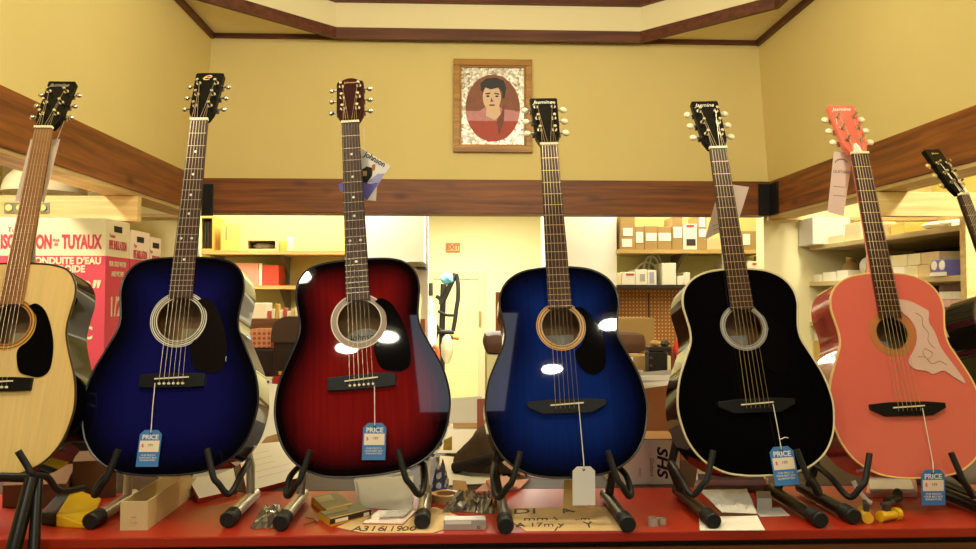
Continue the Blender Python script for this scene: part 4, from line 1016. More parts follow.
# kraft sheets with handwriting
KS = mat('tan_note_paper', 'e2c08a', .8, var=.08, scale=20)
def note(label, pts, writing, loc):
    v = [G(*p, CZ+.0012) for p in pts]; c = sum(v, Vector())/len(v); c.z = CZ
    bm = NB(); hexa(bm, [(p.x-c.x, p.y-c.y, .0003) for p in v], [(p.x-c.x, p.y-c.y, .0013) for p in v]); bmesh.ops.recalc_face_normals(bm, faces=bm.faces)
    o = finish(bm, 'paper_note', KS, None, loc=None); o.location = c; tag(o, label, 'paper', 'tan paper notes')
    for s_, size, px, py, rot, sx in writing:
        q = G(px, py, CZ+.0013)-c; text(s_, size, mat('brown_black_ink', '3c2c20', .7), o, M_up(q.x, q.y, .0018, R(rot)), sx=sx, name='handwriting', shear=.1)
    return o
note('tan paper note with handwriting under the red guitar stand foot', [(337, 527), (362, 532.5), (432, 533), (444, 529), (459, 516), (436, 507), (405, 510), (372, 512)],
     [('A', .05, 357, 529, 0, .7), ('316', .05, 373, 529, 0, .7), ('119', .05, 392, 529, 0, .6), ('.00', .042, 407, 529, 0, .8)], None)
note('wrinkled tan paper note with handwriting under the bright blue guitar', [(526, 531), (622, 530.5), (606, 507), (511, 508), (513, 522)],
     [('DI', .06, 524, 511.5, 0, 1.0), ('A', .05, 566, 511, 20, 1), ('mm \\', .035, 540, 519, 0, 1.1), ('1 A 17m y', .040, 534, 525, 0, .8), ('..m', .03, 582, 519, 0, 1), ('Y', .06, 588, 525, 0, .6), ('/', .04, 556, 529, 0, 1)], None)
o, _ = gslab('plastic_packet', 'flat clear packet with pinkish print lying behind the tan note', 'packet', (362, 525), (403, 526), (378, 512), .005, mat('packet_pink', 'c48a78', .15, coat=.8, var=.35, scale=60))
o, _q = gslab('plastic_packet', 'clear glossy packet corner lying on the pinkish packet', 'packet', (379, 518.5), (405, 517), (387, 511), .003, FILM, z=CZ+.0056)
SILVERB = mat('silver_box', 'b9b4a8', .35, .3)
o, (a, b, c, d) = gslab('small_box', 'small silver grey box lying on its side near the counter edge', 'box', (443.5, 530.5), (486, 530), (444, 526), .0225, SILVERB)
bm = NB(); v = [a+(b-a)*.03, a+(b-a)*.65, a+(b-a)*.65, a+(b-a)*.03]; hs = (.021, .021, .0135, .0135); bm.faces.new([bm.verts.new(p-o.location+Vector((0, -.0007, h))) for p, h in zip(v, hs)]); finish(bm, 'printed_panel', WHITE, o)
on_face(o, 'E2', .008, BLACKINK, a, b, .83, .006)
# tape roll and kraft piece
c = G(446, 501); o = empty('tape_roll', c); tag(o, 'tan tape roll lying flat behind the silver box', 'tape')
bm = NB(); n = 32; prf = [(.024, 0), (.036, 0), (.036, .02), (.024, .02)]
rr = [[bm.verts.new((r*math.cos(2*PI*i/n), r*math.sin(2*PI*i/n), z)) for i in range(n)] for r, z in prf]
for k in range(4):
    for i in range(n): bm.faces.new((rr[k][i], rr[k][(i+1) % n], rr[(k+1) % 4][(i+1) % n], rr[(k+1) % 4][i]))
bmesh.ops.recalc_face_normals(bm, faces=bm.faces); finish(bm, 'roll', mat('tape_tan', 'c09050', .4), o, bevel=0)
slab('cardboard_piece', 'torn tan cardboard piece standing behind the tape roll', 'cardboard', [z_(G(453, 494), .002), z_(G(468, 492), .002), P(466, 481, 2.02), P(453, 480, 2.02)], .003, KRAFT)
crumple('plastic_bag', 'crumpled smoky plastic bag behind the silver box', 'bag', (441, 513), (478, 512), (450, 497), .032, DFILM, 12)
crumple('plastic_bag', 'smaller smoky plastic bag against the left foot of the bright blue guitar stand', 'bag', (476, 513), (494, 514), (480, 497), .030, DFILM, 9)
# patterned cloth, paper tube
pt = dots('blue_patterned_cloth', '3a3f66', 'c9c4cc', .022, .007, (0, 2))
crumple('patterned_cloth', 'blue and white patterned cloth beside the white tube', 'cloth', (430, 496), (447, 495), (434, 482), .075, pt, 7)
a = G(424, 503); o = empty('paper_tube', a); tag(o, 'white paper tube standing behind the right foot of the red guitar stand', 'tube')
top_ = P(426, 460, a.y+.05)-a
bm = NB(); cyl(bm, (0, 0, .001), top_, .0135, n=18); finish(bm, 'tube', PAPERW, o, smooth=True)
bm = NB(); cyl(bm, top_*.36, top_*.40, .0145, n=18); finish(bm, 'band', GREYINK, o, smooth=True)
# white sheets and red brown book behind
slab('paper_sheet', 'big curved white sheet under the dark cap between red and bright blue guitars', 'paper', [z_(G(437, 487), .004), z_(G(504, 484), .004), z_(G(500, 468), .02), z_(G(440, 462), .02)], .002, PAPERW)
slab('paper_sheet', 'white sheet standing behind the dark cap, lower of two', 'paper', [P(436, 453, 2.46), P(490, 453, 2.46), P(488, 424, 2.56), P(438, 424, 2.56)], .002, PAPERW)
slab('paper_sheet', 'white form standing behind the dark cap, upper of two', 'paper', [P(446, 447, 2.575), P(484, 447, 2.575), P(482, 396, 2.615), P(443, 399, 2.615)], .002, PAPERW)
o = slab('paper_strip', 'tan strip between two white standing sheets', 'paper', [P(453, 427, 2.54), P(480, 427, 2.54), P(480, 423, 2.545), P(453, 423, 2.545)], .001, KRAFT)
slab('notebook', 'reddish brown notebook standing left of the bright blue guitar', 'book', [P(477, 434, 2.30), P(492, 430, 2.30), P(490, 398, 2.32), P(477, 399, 2.32)], .012, mat('brown_red_cover', 'a5583e', .6))
slab('small_sign', 'small yellow and black card right of the red guitar', 'card', [P(443, 450, 2.20), P(452, 450, 2.20), P(452, 436, 2.21), P(444, 440, 2.21)], .003, mat('yellow_black_card', 'c9a53a', .5, var=.5, scale=60))
# dark cap
c = G(486, 478); o = empty('knit_cap', (c.x, c.y+.08, CZ+.012)); tag(o, 'dark brown cloth cap lying on papers left of the bright blue guitar', 'cap')
CAPM = mat('dark_brown_cloth', '54402f', .9, bump=.2, scale=40, var=.25)
bm = NB(); r_ = bmesh.ops.create_uvsphere(bm, u_segments=28, v_segments=16, radius=1)
for v in r_['verts']:
    k = 1+.06*math.sin(5*v.co.x+3*v.co.z)+.05*math.sin(7*v.co.y+4*v.co.z+1)
    v.co = Vector((v.co.x*.105*k+.02, v.co.y*.08*k, max(0, v.co.z)*.118*k))
bmesh.ops.remove_doubles(bm, verts=bm.verts, dist=1e-5); finish(bm, 'crown', CAPM, o, smooth=True)
bm = NB(); tube(bm, smoothpath([(-.09, -.055, .012), (-.04, -.085, .03), (.02, -.092, .045), (.08, -.07, .05)], 5), .016, 10); finish(bm, 'brim_fold', mat('darker_brown_cloth', '241a14', .9, bump=.4, scale=40), o, smooth=True)
# pink sheets under blue guitar's left
PINKS = mat('pink_paper', 'd9a596', .75)
for k in range(3):
    o, _ = gslab('pink_sheet', ('lowest pinkish sheet at the left foot of the bright blue guitar stand', 'middle pinkish sheet at the left foot of the bright blue guitar stand', 'topmost pinkish sheet at the left foot of the bright blue guitar stand')[k], 'paper', (492-18*(k == 0), 494-1.2*k), (520-3*k, 490.5-2*k), (486, 484-k), .006, PINKS, 'pinkish sheets', z=CZ+.0065*k, bevel=.001)
# plastic caps
for k, (x, y, dx) in enumerate(((653, 525.5, 0), (662, 524, 0))):
    c = G(x, y); bm = NB(); lathe(bm, (0, 0, 0), [(.0125, 0), (.0115, .018), (.0095, .018), (.010, .003)] if k == 0 else [(.010, 0), (.0095, .013), (.008, .013), (.0082, .003)], 18)
    o = finish(bm, 'frosted_thimble', mat('frosted_plastic', 'b9a596', .3, alpha=.75), None, smooth=True); o.location = c; tag(o, ('larger frosted plastic thimble near the counter edge', 'smaller frosted plastic thimble beside the larger one')[k], 'thimble', 'frosted plastic thimbles')
# the cotton bud lies across the caps
a = G(652, 509, CZ+.020); b = G(663, 522, CZ+.0186)
# white crumpled paper
bm = NB(); A = [(699, 529), (766, 528), (758, 512), (757, 500), (748, 490), (700, 490)]
def sheet(name, label, cat, quad, m, nx=10, ny=8, amp=.003, z0=0):
    bm = NB(); fl, fr, br_, bl_ = quad; rows = []
    for j in range(ny+1):
        rows.append([bm.verts.new(fl.lerp(fr, i/nx).lerp(bl_.lerp(br_, i/nx), j/ny)+Vector((random.uniform(-1, 1)*amp*.5, random.uniform(-1, 1)*amp*.5, abs(random.gauss(0, amp))*(1 if 0 < j < ny and 0 < i < nx else .2)))) for i in range(nx+1)])
    for j in range(ny):
        for i in range(nx): bm.faces.new((rows[j][i], rows[j][i+1], rows[j+1][i+1], rows[j+1][i]))
    r = bmesh.ops.extrude_face_region(bm, geom=list(bm.faces)); vs = [v for v in r['geom'] if isinstance(v, bmesh.types.BMVert)]
    for v in vs: v.co.z -= .0012
    bmesh.ops.recalc_face_normals(bm, faces=bm.faces)
    o = finish(bm, name, m, None, loc=Vector(((fl.x+fr.x)/2, (fl.y+bl_.y)/2, CZ))); tag(o, label, cat); return o
sheet('crumpled_paper', 'crumpled white paper hanging toward the counter edge under the black guitar', 'paper', [z_(G(700, 531), .002), z_(G(765, 531), .002), z_(G(757, 520), .010), z_(G(699, 518), .003)], PAPERW, amp=.0012)
sheet('crumpled_paper', 'upper crumpled white paper propped behind the lower one under the black guitar', 'paper', [z_(G(722, 519), .016), z_(G(757, 520), .016), P(747, 489, 1.86), P(699, 490, 1.86)], PAPERW, amp=.002)
GREYP = mat('grey_paper', 'b5aca2', .7)
for k in range(3):
    gslab('magazine', ('lowest grey white magazine behind the crumpled paper', 'middle grey white magazine behind the crumpled paper', 'topmost grey white magazine behind the crumpled paper')[k], 'magazine', (694+2*k, 491-5.5*k), (768-2*k, 491-5.5*k), (697, 484-5.5*k), .016, [GREYP, WHITE, GREYP][k], 'magazines under the black guitar', z=CZ+.0165*k)
gslab('small_box', 'small whitish box right of the crumpled paper', 'box', (757, 511), (772, 511), (756, 503), .03, GREYP)
gslab('paper_sheet', 'flat whitish sheet left of the black foot, behind the crumpled paper', 'paper', (760, 517), (790, 516), (752, 509), .002, WHITE)
# yellow and black pegs
DGR = mat('dark_grey_plastic', '3a342c', .5)
def peg_clip(label, px, py, rot, k):
    c = G(px, py); o = empty('yellow_clip', c); o.rotation_euler = (0, 0, R(rot)); tag(o, label, 'clip', 'yellow plastic clips')
    bm = NB(); cyl(bm, (-.026, 0, .013), (.022, 0, .013), .0125, .010, n=14); cyl(bm, (.022, 0, .013), (.034, 0, .014), .014, n=14); finish(bm, 'body', YEL, o, smooth=True)
    bm = NB(); box(bm, (-.012, -.006, .024), (.004, .006, .040)); box(bm, (-.02, -.004, .036), (.022, .004, .044)); finish(bm, 'lever', DGR, o, bevel=.002)
peg_clip('yellow plastic clip left of the other one, beside the black foot', 866, 521, 70, 0)
peg_clip('yellow and dark grey plastic clip lying right of the other', 888, 521, 20, 1)
c = G(893, 505); o = empty('rubber_plug', c); tag(o, 'dark grey knobbly plug behind the yellow clips', 'plug')
bm = NB(); cyl(bm, (-.02, -.01, .011), (.026, .02, .013), .011, n=12); finish(bm, 'barrel', DGR, o, smooth=True)
bm = NB(); ellipsoid(bm, (.024, .02, .022), .012, .012, .014, 12, 8); finish(bm, 'knob', DGR, o, smooth=True)
for k in range(2):
    gslab('paper_sheet', ('lower pinkish white sheet on the counter under the pink guitar', 'upper pinkish white sheet on the counter under the pink guitar')[k], 'paper', (866+4*k, 497-4*k), (918-3*k, 497-4*k), (868, 483-2*k), .01, [PINKS, WHITE][k], z=CZ+.0105*k)
# white spout beside the pink guitar's stand
c = G(862, 505); bm = NB(); tube(bm, smoothpath([(-.01, .02, .055), (-.004, .01, .035), (.012, 0, .012), (.022, -.004, .006)], 4), .006, 8); o = finish(bm, 'white_clip', PAPERW, None, smooth=True); o.location = c; tag(o, 'small curved white plastic piece beside the pink guitar stand', 'clip')

# open-topped box with papers and the box with SHS lettering
a = P(622, 487, 2.06); b = P(680, 488, 2.06); t_ = P(650, 440, 2.06)
o = empty('marked_box', ((a.x+b.x)/2, 2.06, CZ)); tag(o, 'whitish box with black sideways lettering between bright blue and black guitars', 'box')
w = (b.x-a.x)/2; h = t_.z-CZ; BOXW = mat('offwhite_carton', 'ece2cc', .75, var=.05)
bm = NB(); box(bm, (-w-.03, 0, .0), (w, .12, h)); bx_ = finish(bm, 'carton', BOXW, o, bevel=.002)
text('SHS', .040, BLACKINK, bx_, M_front(w-.050, -.0013, h*.52, R(-90)), bold=.0012, shear=.25, sx=1.25)
text('Guitars', .017, GREYINK, bx_, M_front(w-.078, -.0013, h*.40, R(-90)), shear=.3)
text('ooo', .014, GREYINK, bx_, M_front(-.03, -.0013, h*.28, R(-90)))
bm = NB(); box(bm, (-w-.03, .0, h+.0003), (w, .12, h+.003)); finish(bm, 'lid', mat('tan_lid', 'b58a5c', .7), o)
# big brown tray box behind, with papers
a = P(630, 440, 2.36); b = P(706, 440, 2.36)
TRAY = mat('brown_tray_carton', '9a5c30', .8, var=.08)
o = empty('open_carton', ((a.x+b.x)/2, 2.36, CZ)); tag(o, 'open brown carton with slanting rim full of papers, between bright blue and black guitars', 'box')
w = (b.x-a.x)/2; h1 = P(638, 391, 2.36).z-CZ; h2 = P(697, 380, 2.36).z-CZ
bm = NB(); hexa(bm, [(-w, 0, .0), (w, 0, .0), (w, .006, .0), (-w, .006, .0)], [(-w, 0, h1), (w, 0, h2), (w, .006, h2), (-w, .006, h1)]); finish(bm, 'front_panel', TRAY, o)
bm = NB(); hexa(bm, [(-w, .17, .0), (w, .17, .0), (w, .176, .0), (-w, .176, .0)], [(-w, .17, h1+.02), (w, .17, h2+.02), (w, .176, h2+.02), (-w, .176, h1+.02)]); finish(bm, 'back_panel', TRAY, o)
bm = NB(); box(bm, (-w, .0065, .0), (-w+.006, .1695, h1)); finish(bm, 'side_panel', TRAY, o)
bm = NB(); box(bm, (w-.006, .0065, .0), (w, .1695, h2)); finish(bm, 'side_panel', TRAY, o)
bm = NB(); box(bm, (-w+.006, .0065, 0), (w-.006, .1695, .006)); finish(bm, 'bottom_panel', TRAY, o)
bz = o.location
for k in range(6):
    lab = ['first', 'second', 'third', 'fourth', 'fifth', 'rearmost'][k]
    yy = 2.375+.024*k; x0 = a.x+.02+.012*(k % 3); hgt = h1+.012+.006*k
    o = slab('filed_paper', lab+' loose paper counted from the front in the open brown carton', 'paper', [Vector((x0, yy, CZ+.008)), Vector((x0+.17, yy, CZ+.008)), Vector((x0+.16, yy+.018, CZ+hgt+.012*(k % 2))), Vector((x0+.01, yy+.018, CZ+hgt))], .0015, [WHITE, PAPERW, GREYP][k % 3], 'papers in the open carton')

# things behind the left guitars
o, _ = gslab('cardboard_piece', 'dull brown folded carton flat behind the blond guitar', 'cardboard', (2, 508), (66, 506), (20, 484), .055, mat('dull_brown_carton', '7a5230', .8))
o, _ = gslab('carton', 'dull brown carton on the counter between blond and dark blue guitars', 'box', (72, 499), (116, 497), (77, 486), .095, mat('dull_brown_carton2', '6e4a2c', .8))
o, _ = gslab('dark_case', 'dark grey case behind the brown carton between blond and dark blue guitars', 'case', (60, 484), (118, 483), (66, 477), .17, mat('dark_case_plastic', '1e1815', .5))
o, _ = gslab('glass_bottle', None, None, (78, 503), (83, 503), (79, 500), .03, DFILM) if False else (None, None)

# ------------------------------------------------------------------ right bay: shelves and cartons
SHELF = wood('shelf_board', 'b8a06a', 'd2bf88', 'Y', .6, knots=False); SHELFX = wood('shelf_board_x', 'c09a58', 'd8b878', 'X', .6, knots=False)
XE = 2.20; YN = 3.20
z1 = P(818, 246.5, 4.60).z; z2 = P(816, 282, 4.60).z; z3 = P(806, 322, 4.60).z; z4 = P(806, 364, 4.6).z
u = empty('shelf_unit', (2.6, 3.9, 0)); tag(u, 'tall open shelf unit with pale boards in the right bay', 'shelf')
for z in (z1, z2, z3, z4, .4):
    bm = NB(); box(bm, (XE-2.6, YN-3.9, z-.026), (2.88-2.6, 4.615-3.9, z)); finish(bm, 'shelf_board', SHELF, u, bevel=.002)
bm = NB(); box(bm, (2.88-2.6, YN-3.9+.001, 0), (2.90-2.6, 4.615-3.9, z1+.03)); finish(bm, 'back_panel', mat('dark_back_panel', '3a2718', .8), u)
zp = P(970, 217, YN).z
bm = NB(); box(bm, (XE-2.6, YN-.04-3.9, 0), (XE+.07-2.6, YN-3.9-.0005, zp)); finish(bm, 'corner_post', PINE, u)
bm = NB(); box(bm, (XE+.071-2.6, YN-.03-3.9, 0), (2.90-2.6, YN-3.9-.0005, zp)); finish(bm, 'end_panel', mat('end_panel_brown', '4a3320', .8), u)
def bay(label, name, cat, px0, px1, h, z, m, group=None, depth=.2, xo=.02, gap=.0, sticker=None, bev=.003):
    """a carton on a bay shelf: its side toward the room spans two pixel columns"""
    X = XE+xo; y1 = X*750/(px0-458); y0 = X*750/(px1-458); y1 = min(y1, 4.61)
    bm = NB(); box(bm, (X, y0+.003, z+.0005), (X+depth, y1-.003, z+h)); o = finish(bm, name, m, None, loc=(X+depth/2, (y0+y1)/2, z+.0005), bevel=bev); tag(o, label, cat, group)
    if sticker:
        bm = NB(); w = y1-y0; box(bm, (-depth/2-.0015, -w*.3, h*.25), (-depth/2, w*.3, h*.7)); finish(bm, 'paper_label', sticker, o, bevel=0)
    return o
G1_ = 'cartons on the upper right shelf'
o = bay('large white and grey carton at the far end of the upper right shelf', 'carton', 'box', 801, 820, .165, z1, mat('white_grey_carton', 'd9d6cc', .7), G1_, .23, -.07)
bay('low cream carton next to the large white one on the upper right shelf', 'carton', 'box', 836, 852, .045, z1, CREAMC, G1_)
bay('tall cream carton just left of the pink guitar neck on the upper right shelf', 'carton', 'box', 853, 870, .10, z1, CREAMC, G1_)
bay('pale carton just right of the pink guitar neck on the upper right shelf', 'carton', 'box', 884, 890, .075, z1, CARDL, G1_)
bay('small tan carton behind the yellow one on the upper right shelf', 'carton', 'box', 890.5, 899, .062, z1, CARDL, G1_)
bay('yellow carton on the upper right shelf', 'carton', 'box', 901, 916, .056, z1, mat('yellow_carton', 'e6cf6a', .7), G1_)
o = empty('white_packet', (XE+.10, 3.47, z1)); tag(o, 'soft white packet lying right of the yellow carton', 'packet', 'white packets on the upper right shelf')
bm = NB(); ellipsoid(bm, (0, 0, .022), .09, .072, .022, 18, 10); finish(bm, 'pouch', PAPERW, o, smooth=True)
o = empty('white_packet', (XE+.10, 3.345, z1)); tag(o, 'soft white packet nearest the right shelf post', 'packet', 'white packets on the upper right shelf')
bm = NB(); ellipsoid(bm, (0, 0, .020), .09, .05, .020, 18, 10); finish(bm, 'pouch', PAPERW, o, smooth=True)
bay('tiny cream carton at the near end of the upper right shelf', 'carton', 'box', 961, 966, .02, z1, CREAMC, G1_)
G2_ = 'cartons on the second right shelf'
WH = mat('white_carton', 'efe9d6', .7)
bay('small white carton at the far end of the second right shelf', 'carton', 'box', 818, 828, .045, z2, WH, G2_, .09)
bay('second small white carton from the far end of the second right shelf', 'carton', 'box', 829, 843, .055, z2, WH, G2_, .09)
bay('third small white carton from the far end of the second right shelf', 'carton', 'box', 844, 856, .06, z2, WH, G2_, .09)
o = empty('grey_bag', (XE+.13, 4.05, z2)); tag(o, 'rounded grey white bag bulging left of the pink guitar neck on second right shelf', 'bag')
bm = NB(); ellipsoid(bm, (0, 0, .075), .10, .11, .075, 18, 12, .03); finish(bm, 'sack', mat('grey_bag_cloth', 'cfcab8', .7), o, smooth=True)
o = empty('brown_jar', (XE+.19, 4.47, z2)); tag(o, 'brownish rounded jar behind small white cartons on second right shelf', 'jar')
bm = NB(); lathe(bm, (0, 0, 0), [(.05, 0), (.055, .06), (.045, .10), (.025, .12), (.025, .135)], 18); finish(bm, 'jar_body', mat('jar_brown', 'b08c50', .5), o, smooth=True)
bm = NB(); lathe(bm, (0, 0, .135), [(.028, 0), (.028, .015)], 18); finish(bm, 'cap', CARDL, o)
names = ['first', 'second', 'third', 'fourth']
xs = [(888, 903), (903, 916), (916, 929), (929, 942)]
for k, (p0, p1) in enumerate(xs):
    bay('%s cream carton from the pink guitar neck, lower row on second right shelf' % names[k], 'carton', 'box', p0, p1, .058, z2, [CREAMC, WH, CREAMC, CARDL][k], G2_)
xs = [(888, 901), (901, 918), (918, 932), (932, 952)]
for k, (p0, p1) in enumerate(xs):
    bay('%s cream carton from the pink guitar neck, upper row on second right shelf' % names[k], 'carton', 'box', p0, p1, .058, z2+.0585, [WH, CREAMC, CREAMC, CARDL][k], G2_)
o = bay('violet and white carton with pale spots on the second right shelf', 'carton', 'box', 943, 958, .075, z2, mat('violet_carton', '7d78c4', .6), G2_, .12, -.005)
for k in range(2):
    bm = NB(); lathe(bm, (0, 0, 0), [(.022, 0), (.020, .002)], 16); me = finish(bm, 'pale_spot', PAPERW, o); me.rotation_euler = (0, R(-90), 0); me.location = (-.0601, -.028+.056*k, .048)
bm = NB(); box(bm, (-.0615, -.06, .0), (-.06, .06, .018)); finish(bm, 'white_strip', PAPERW, o, bevel=0)
G3_ = 'cartons on the lower right shelves'
YC = mat('yellow_brown_carton', 'd8ba62', .75)
bay('yellow brown carton on third right shelf, between black and pink guitars', 'carton', 'box', 806, 822, .12, z3, YC, G3_)
bay('white carton on the fourth right shelf, upper of stack between black and pink guitars', 'carton', 'box', 806, 826, .05, z4+.141, WH, G3_)
bay('tall yellow cream carton on the fourth right shelf between black and pink guitars', 'carton', 'box', 803.5, 815, .14, z4, CREAMC, G3_)
bay('second yellow cream carton on the fourth right shelf, nearer the pink guitar', 'carton', 'box', 815, 832, .14, z4, YC, G3_)
for k in range(7):
    zz = [z2, z3, z4][(k % 3)]; 
    if k in (0,):
        bay('tan carton on shelf right of the pink guitar, below violet one', 'carton', 'box', 936, 946, .10, z3, CARDL, G3_)
MAGS = [mat('magazine_pink', 'd9a8a0', .6, var=.4, scale=40), mat('magazine_white', 'e6dccb', .6, var=.2, scale=40), mat('magazine_dark', '5a3a34', .6, var=.4, scale=40)]
for k in range(6):
    X = XE+.03; y0, y1 = 3.24, 3.395
    bm = NB(); box(bm, (X, y0, z3+.0005+.036*k), (X+.2, y1, z3+.035+.036*k)); o = finish(bm, 'magazine_bundle', MAGS[k % 3], None, loc=(X+.1, (y0+y1)/2, z3+.0005+.036*k), bevel=.003)
    tag(o, '%s bundle from the bottom in the magazine stack right of the pink guitar' % ['first', 'second', 'third', 'fourth', 'fifth', 'topmost'][k], 'magazine', 'magazine bundles')
for k in range(5):
    bm = NB(); X = XE+.03; box(bm, (X, 3.24, z4+.0005+.034*k), (X+.2, 3.48, z4+.033+.034*k)); o = finish(bm, 'magazine_bundle', MAGS[(k+1) % 3], None, loc=(X+.1, 3.36, z4+.0005+.034*k), bevel=.003)
    tag(o, '%s bundle from the bottom on the shelf beside the dark tilted guitar' % ['first', 'second', 'third', 'fourth', 'topmost'][k], 'magazine', 'magazine bundles on the lowest visible shelf')

# ------------------------------------------------------------------ back room, right: shelf of cartons, pegboard, bench
YS = 5.45; ZS = P(690, 249.5, YS).z
BRK = mat('grey_bracket', '8a8064', .5, .2)
x0, x1 = P(617.5, 250, YS).x, P(767, 250, YS).x
o = empty('wall_shelf', ((x0+x1)/2, YP, ZS)); tag(o, 'pale wooden wall shelf full of cartons, behind the black guitar', 'shelf')
bm = NB(); box(bm, (x0-o.location.x, YS-YP, -.028), (x1-o.location.x, 0, 0)); finish(bm, 'shelf_board', SHELFX, o)
for px in (672, 755):
    xx = P(px, 255, YP).x-o.location.x; bm = NB(); hexa(bm, [(xx-.012, -.01, -.20), (xx+.012, -.01, -.20), (xx+.012, 0, -.20), (xx-.012, 0, -.20)], [(xx-.012, -.30, -.029), (xx+.012, -.30, -.029), (xx+.012, 0, -.029), (xx-.012, 0, -.029)]); finish(bm, 'bracket', BRK, o)
def back_box(label, rect, m, group, depth=.22, Y=YS+.01, labels=(), cat='box', name='carton', base=None):
    o = pxbox(name, label, cat, rect, Y, depth, m, group, base=base)
    for (a0, b0, a1, b1, mm) in labels:                        # pixel rectangles on the front
        p = P(a0, b1, Y); q = P(a1, b0, Y); bm = NB(); l = o.location
        box(bm, (p.x-l.x, -depth/2-.0018, p.z-l.z), (q.x-l.x, -depth/2, q.z-l.z)); finish(bm, 'paper_label', mm, o)
    return o
GB = 'cartons on the back wall shelf'; LW = PAPERW; RD = mat('label_red', 'c0503c', .6); DK = mat('label_dark', '3a3028', .6)
ZS_ = ZS+.0008
back_box('tall cardboard carton with two white labels at the left end of the back shelf', (620.5, 216, 635, 249.5), CARD, GB, labels=[(623, 228, 632.5, 236, LW), (622, 239, 632, 247, LW)], base=ZS_)
back_box('narrow cardboard carton with one white label, second on the back shelf', (635.3, 226.5, 644, 249.5), CARD, GB, labels=[(636, 232, 643, 243, LW)], base=ZS_)
back_box('square cardboard carton with white label, third on the back shelf', (644.5, 226, 657.5, 249.5), CARD, GB, labels=[(646, 233, 656.5, 241, LW)], base=ZS_)
back_box('square cardboard carton with wide white label, fourth on the back shelf', (658, 226.5, 671.5, 249.5), CARD, GB, labels=[(658.5, 233, 671, 241, LW)], base=ZS_)
back_box('tall narrow cardboard carton left of the white telephone carton', (672.3, 217, 682.5, 249.5), CARD, GB, labels=[(673.5, 227, 682, 238, LW)], base=ZS_)
back_box('white carton with red heading and dark square on the back shelf', (683.3, 224, 697, 249.5), WH, GB, labels=[(686.5, 224.8, 694, 227, RD), (686.5, 239, 695.5, 245.5, DK)], base=ZS_)
back_box('tall cardboard carton with two white labels beside the white carton', (697.5, 216, 706.5, 249.5), CARD, GB, labels=[(699, 217, 705, 227, LW), (699, 229, 706, 237, LW)], base=ZS_)
back_box('low cardboard carton half behind the pinkish tag on the back shelf', (707, 238, 722, 249.5), CARDL, GB, base=ZS_)
back_box('wide cardboard carton with white label at the right end of the back shelf', (741, 231, 766, 249.3), CARD, GB, labels=[(743, 234, 750, 245, LW)], base=ZS_)
# second ledge with white boxes above the pegboard
zl_ = P(650, 285, YS).z; x1b = P(768, 285, YS).x
o = empty('ledge_shelf', ((x0+x1b)/2, YP, zl_)); tag(o, 'dark edged ledge above the orange pegboard', 'shelf')
bm = NB(); box(bm, (x0-o.location.x, YS-YP-.01, -.026), (x1b-o.location.x, 0, 0)); finish(bm, 'board', mat('dark_ledge', '2a221a', .6), o)
GL = 'white boxes on the ledge'; zl2 = zl_+.0008
back_box('white carton with red heading at the left of the ledge', (622, 272, 635, 285), WH, GL, labels=[(626, 273.5, 634, 275.5, RD)], base=zl2)
back_box('white carton with grey print, second on the ledge', (635.5, 269.5, 647, 285), WH, GL, labels=[(640, 274, 645, 281, GREYP)], base=zl2)
back_box('white carton with violet outline, third on the ledge', (647.5, 270, 656.5, 285), WH, GL, labels=[(649.5, 272, 654, 283, mat('violet_print_pale', 'b0a8c0', .6))], base=zl2)
back_box('large white carton beside the coiled white cables on the ledge', (662.5, 263, 676, 285), WH, GL, base=zl2)
back_box('small white carton right of the large one on the ledge', (677.5, 276, 684, 285), WH, GL, base=zl2)
back_box('white carton sixth on the ledge, left of the black guitar', (684.3, 272.5, 690, 285), WH, GL, base=zl2)
back_box('narrow cream carton at the far left end of the ledge', (617.8, 273, 621.5, 285), CREAMC, GL, base=zl2)
back_box('white carton with red heading right of the black guitar neck', (748, 261, 765, 285), WH, GL, labels=[(752.5, 263, 762, 265, RD)], base=zl2)
back_box('cream bottle shaped carton just left of the black guitar neck', (723.5, 262, 728, 285), CREAMC, GL, base=zl2)
for k, (px, rx, rz) in enumerate(((652, .085, .085), (656, .06, .11), (660, .05, .12))):
    c = P(px, 285, YS+.10+.03*k); bm = NB(); n = 28
    pts = [(rx*math.cos(t), .0, rz+rz*math.sin(t)+.006) for t in (2*PI*i/n for i in range(n))]
    tube(bm, pts+[pts[0]], .008, 8); o = finish(bm, 'cable_coil', mat('white_cable', 'f6f2e4', .5), None, smooth=True); o.location = (c.x, YS+.245+.02*k, zl2)
    tag(o, ('left white cable coil standing on the ledge', 'middle white cable coil standing on the ledge', 'right white cable coil standing on the ledge')[k], 'cable', 'white cable coils')
# pegboard
PEGB = dots('pegboard_lit_holes', 'bc7630', 'f6dca0', .028, .0056, (0, 2))  # pale dots paint the light showing through the peg holes
a = P(610, 400, YP-.02); b = P(700, 289, YP-.02)
bm = NB(); box(bm, (a.x, YP-.021, a.z), (b.x, YP-.001, b.z)); o = finish(bm, 'pegboard', PEGB, None, loc=((a.x+b.x)/2, YP-.001, a.z)); tag(o, 'orange brown pegboard with rows of holes between bright blue and black guitars', 'board')
bm = NB(); xx = P(648.5, 300, YP-.02).x-o.location.x; box(bm, (xx-.006, -.024, P(648, 318, YP).z-a.z), (xx+.006, -.0205, b.z-a.z-.03)); finish(bm, 'hanging_rail', mat('dark_rail', '5a3016', .6), o)
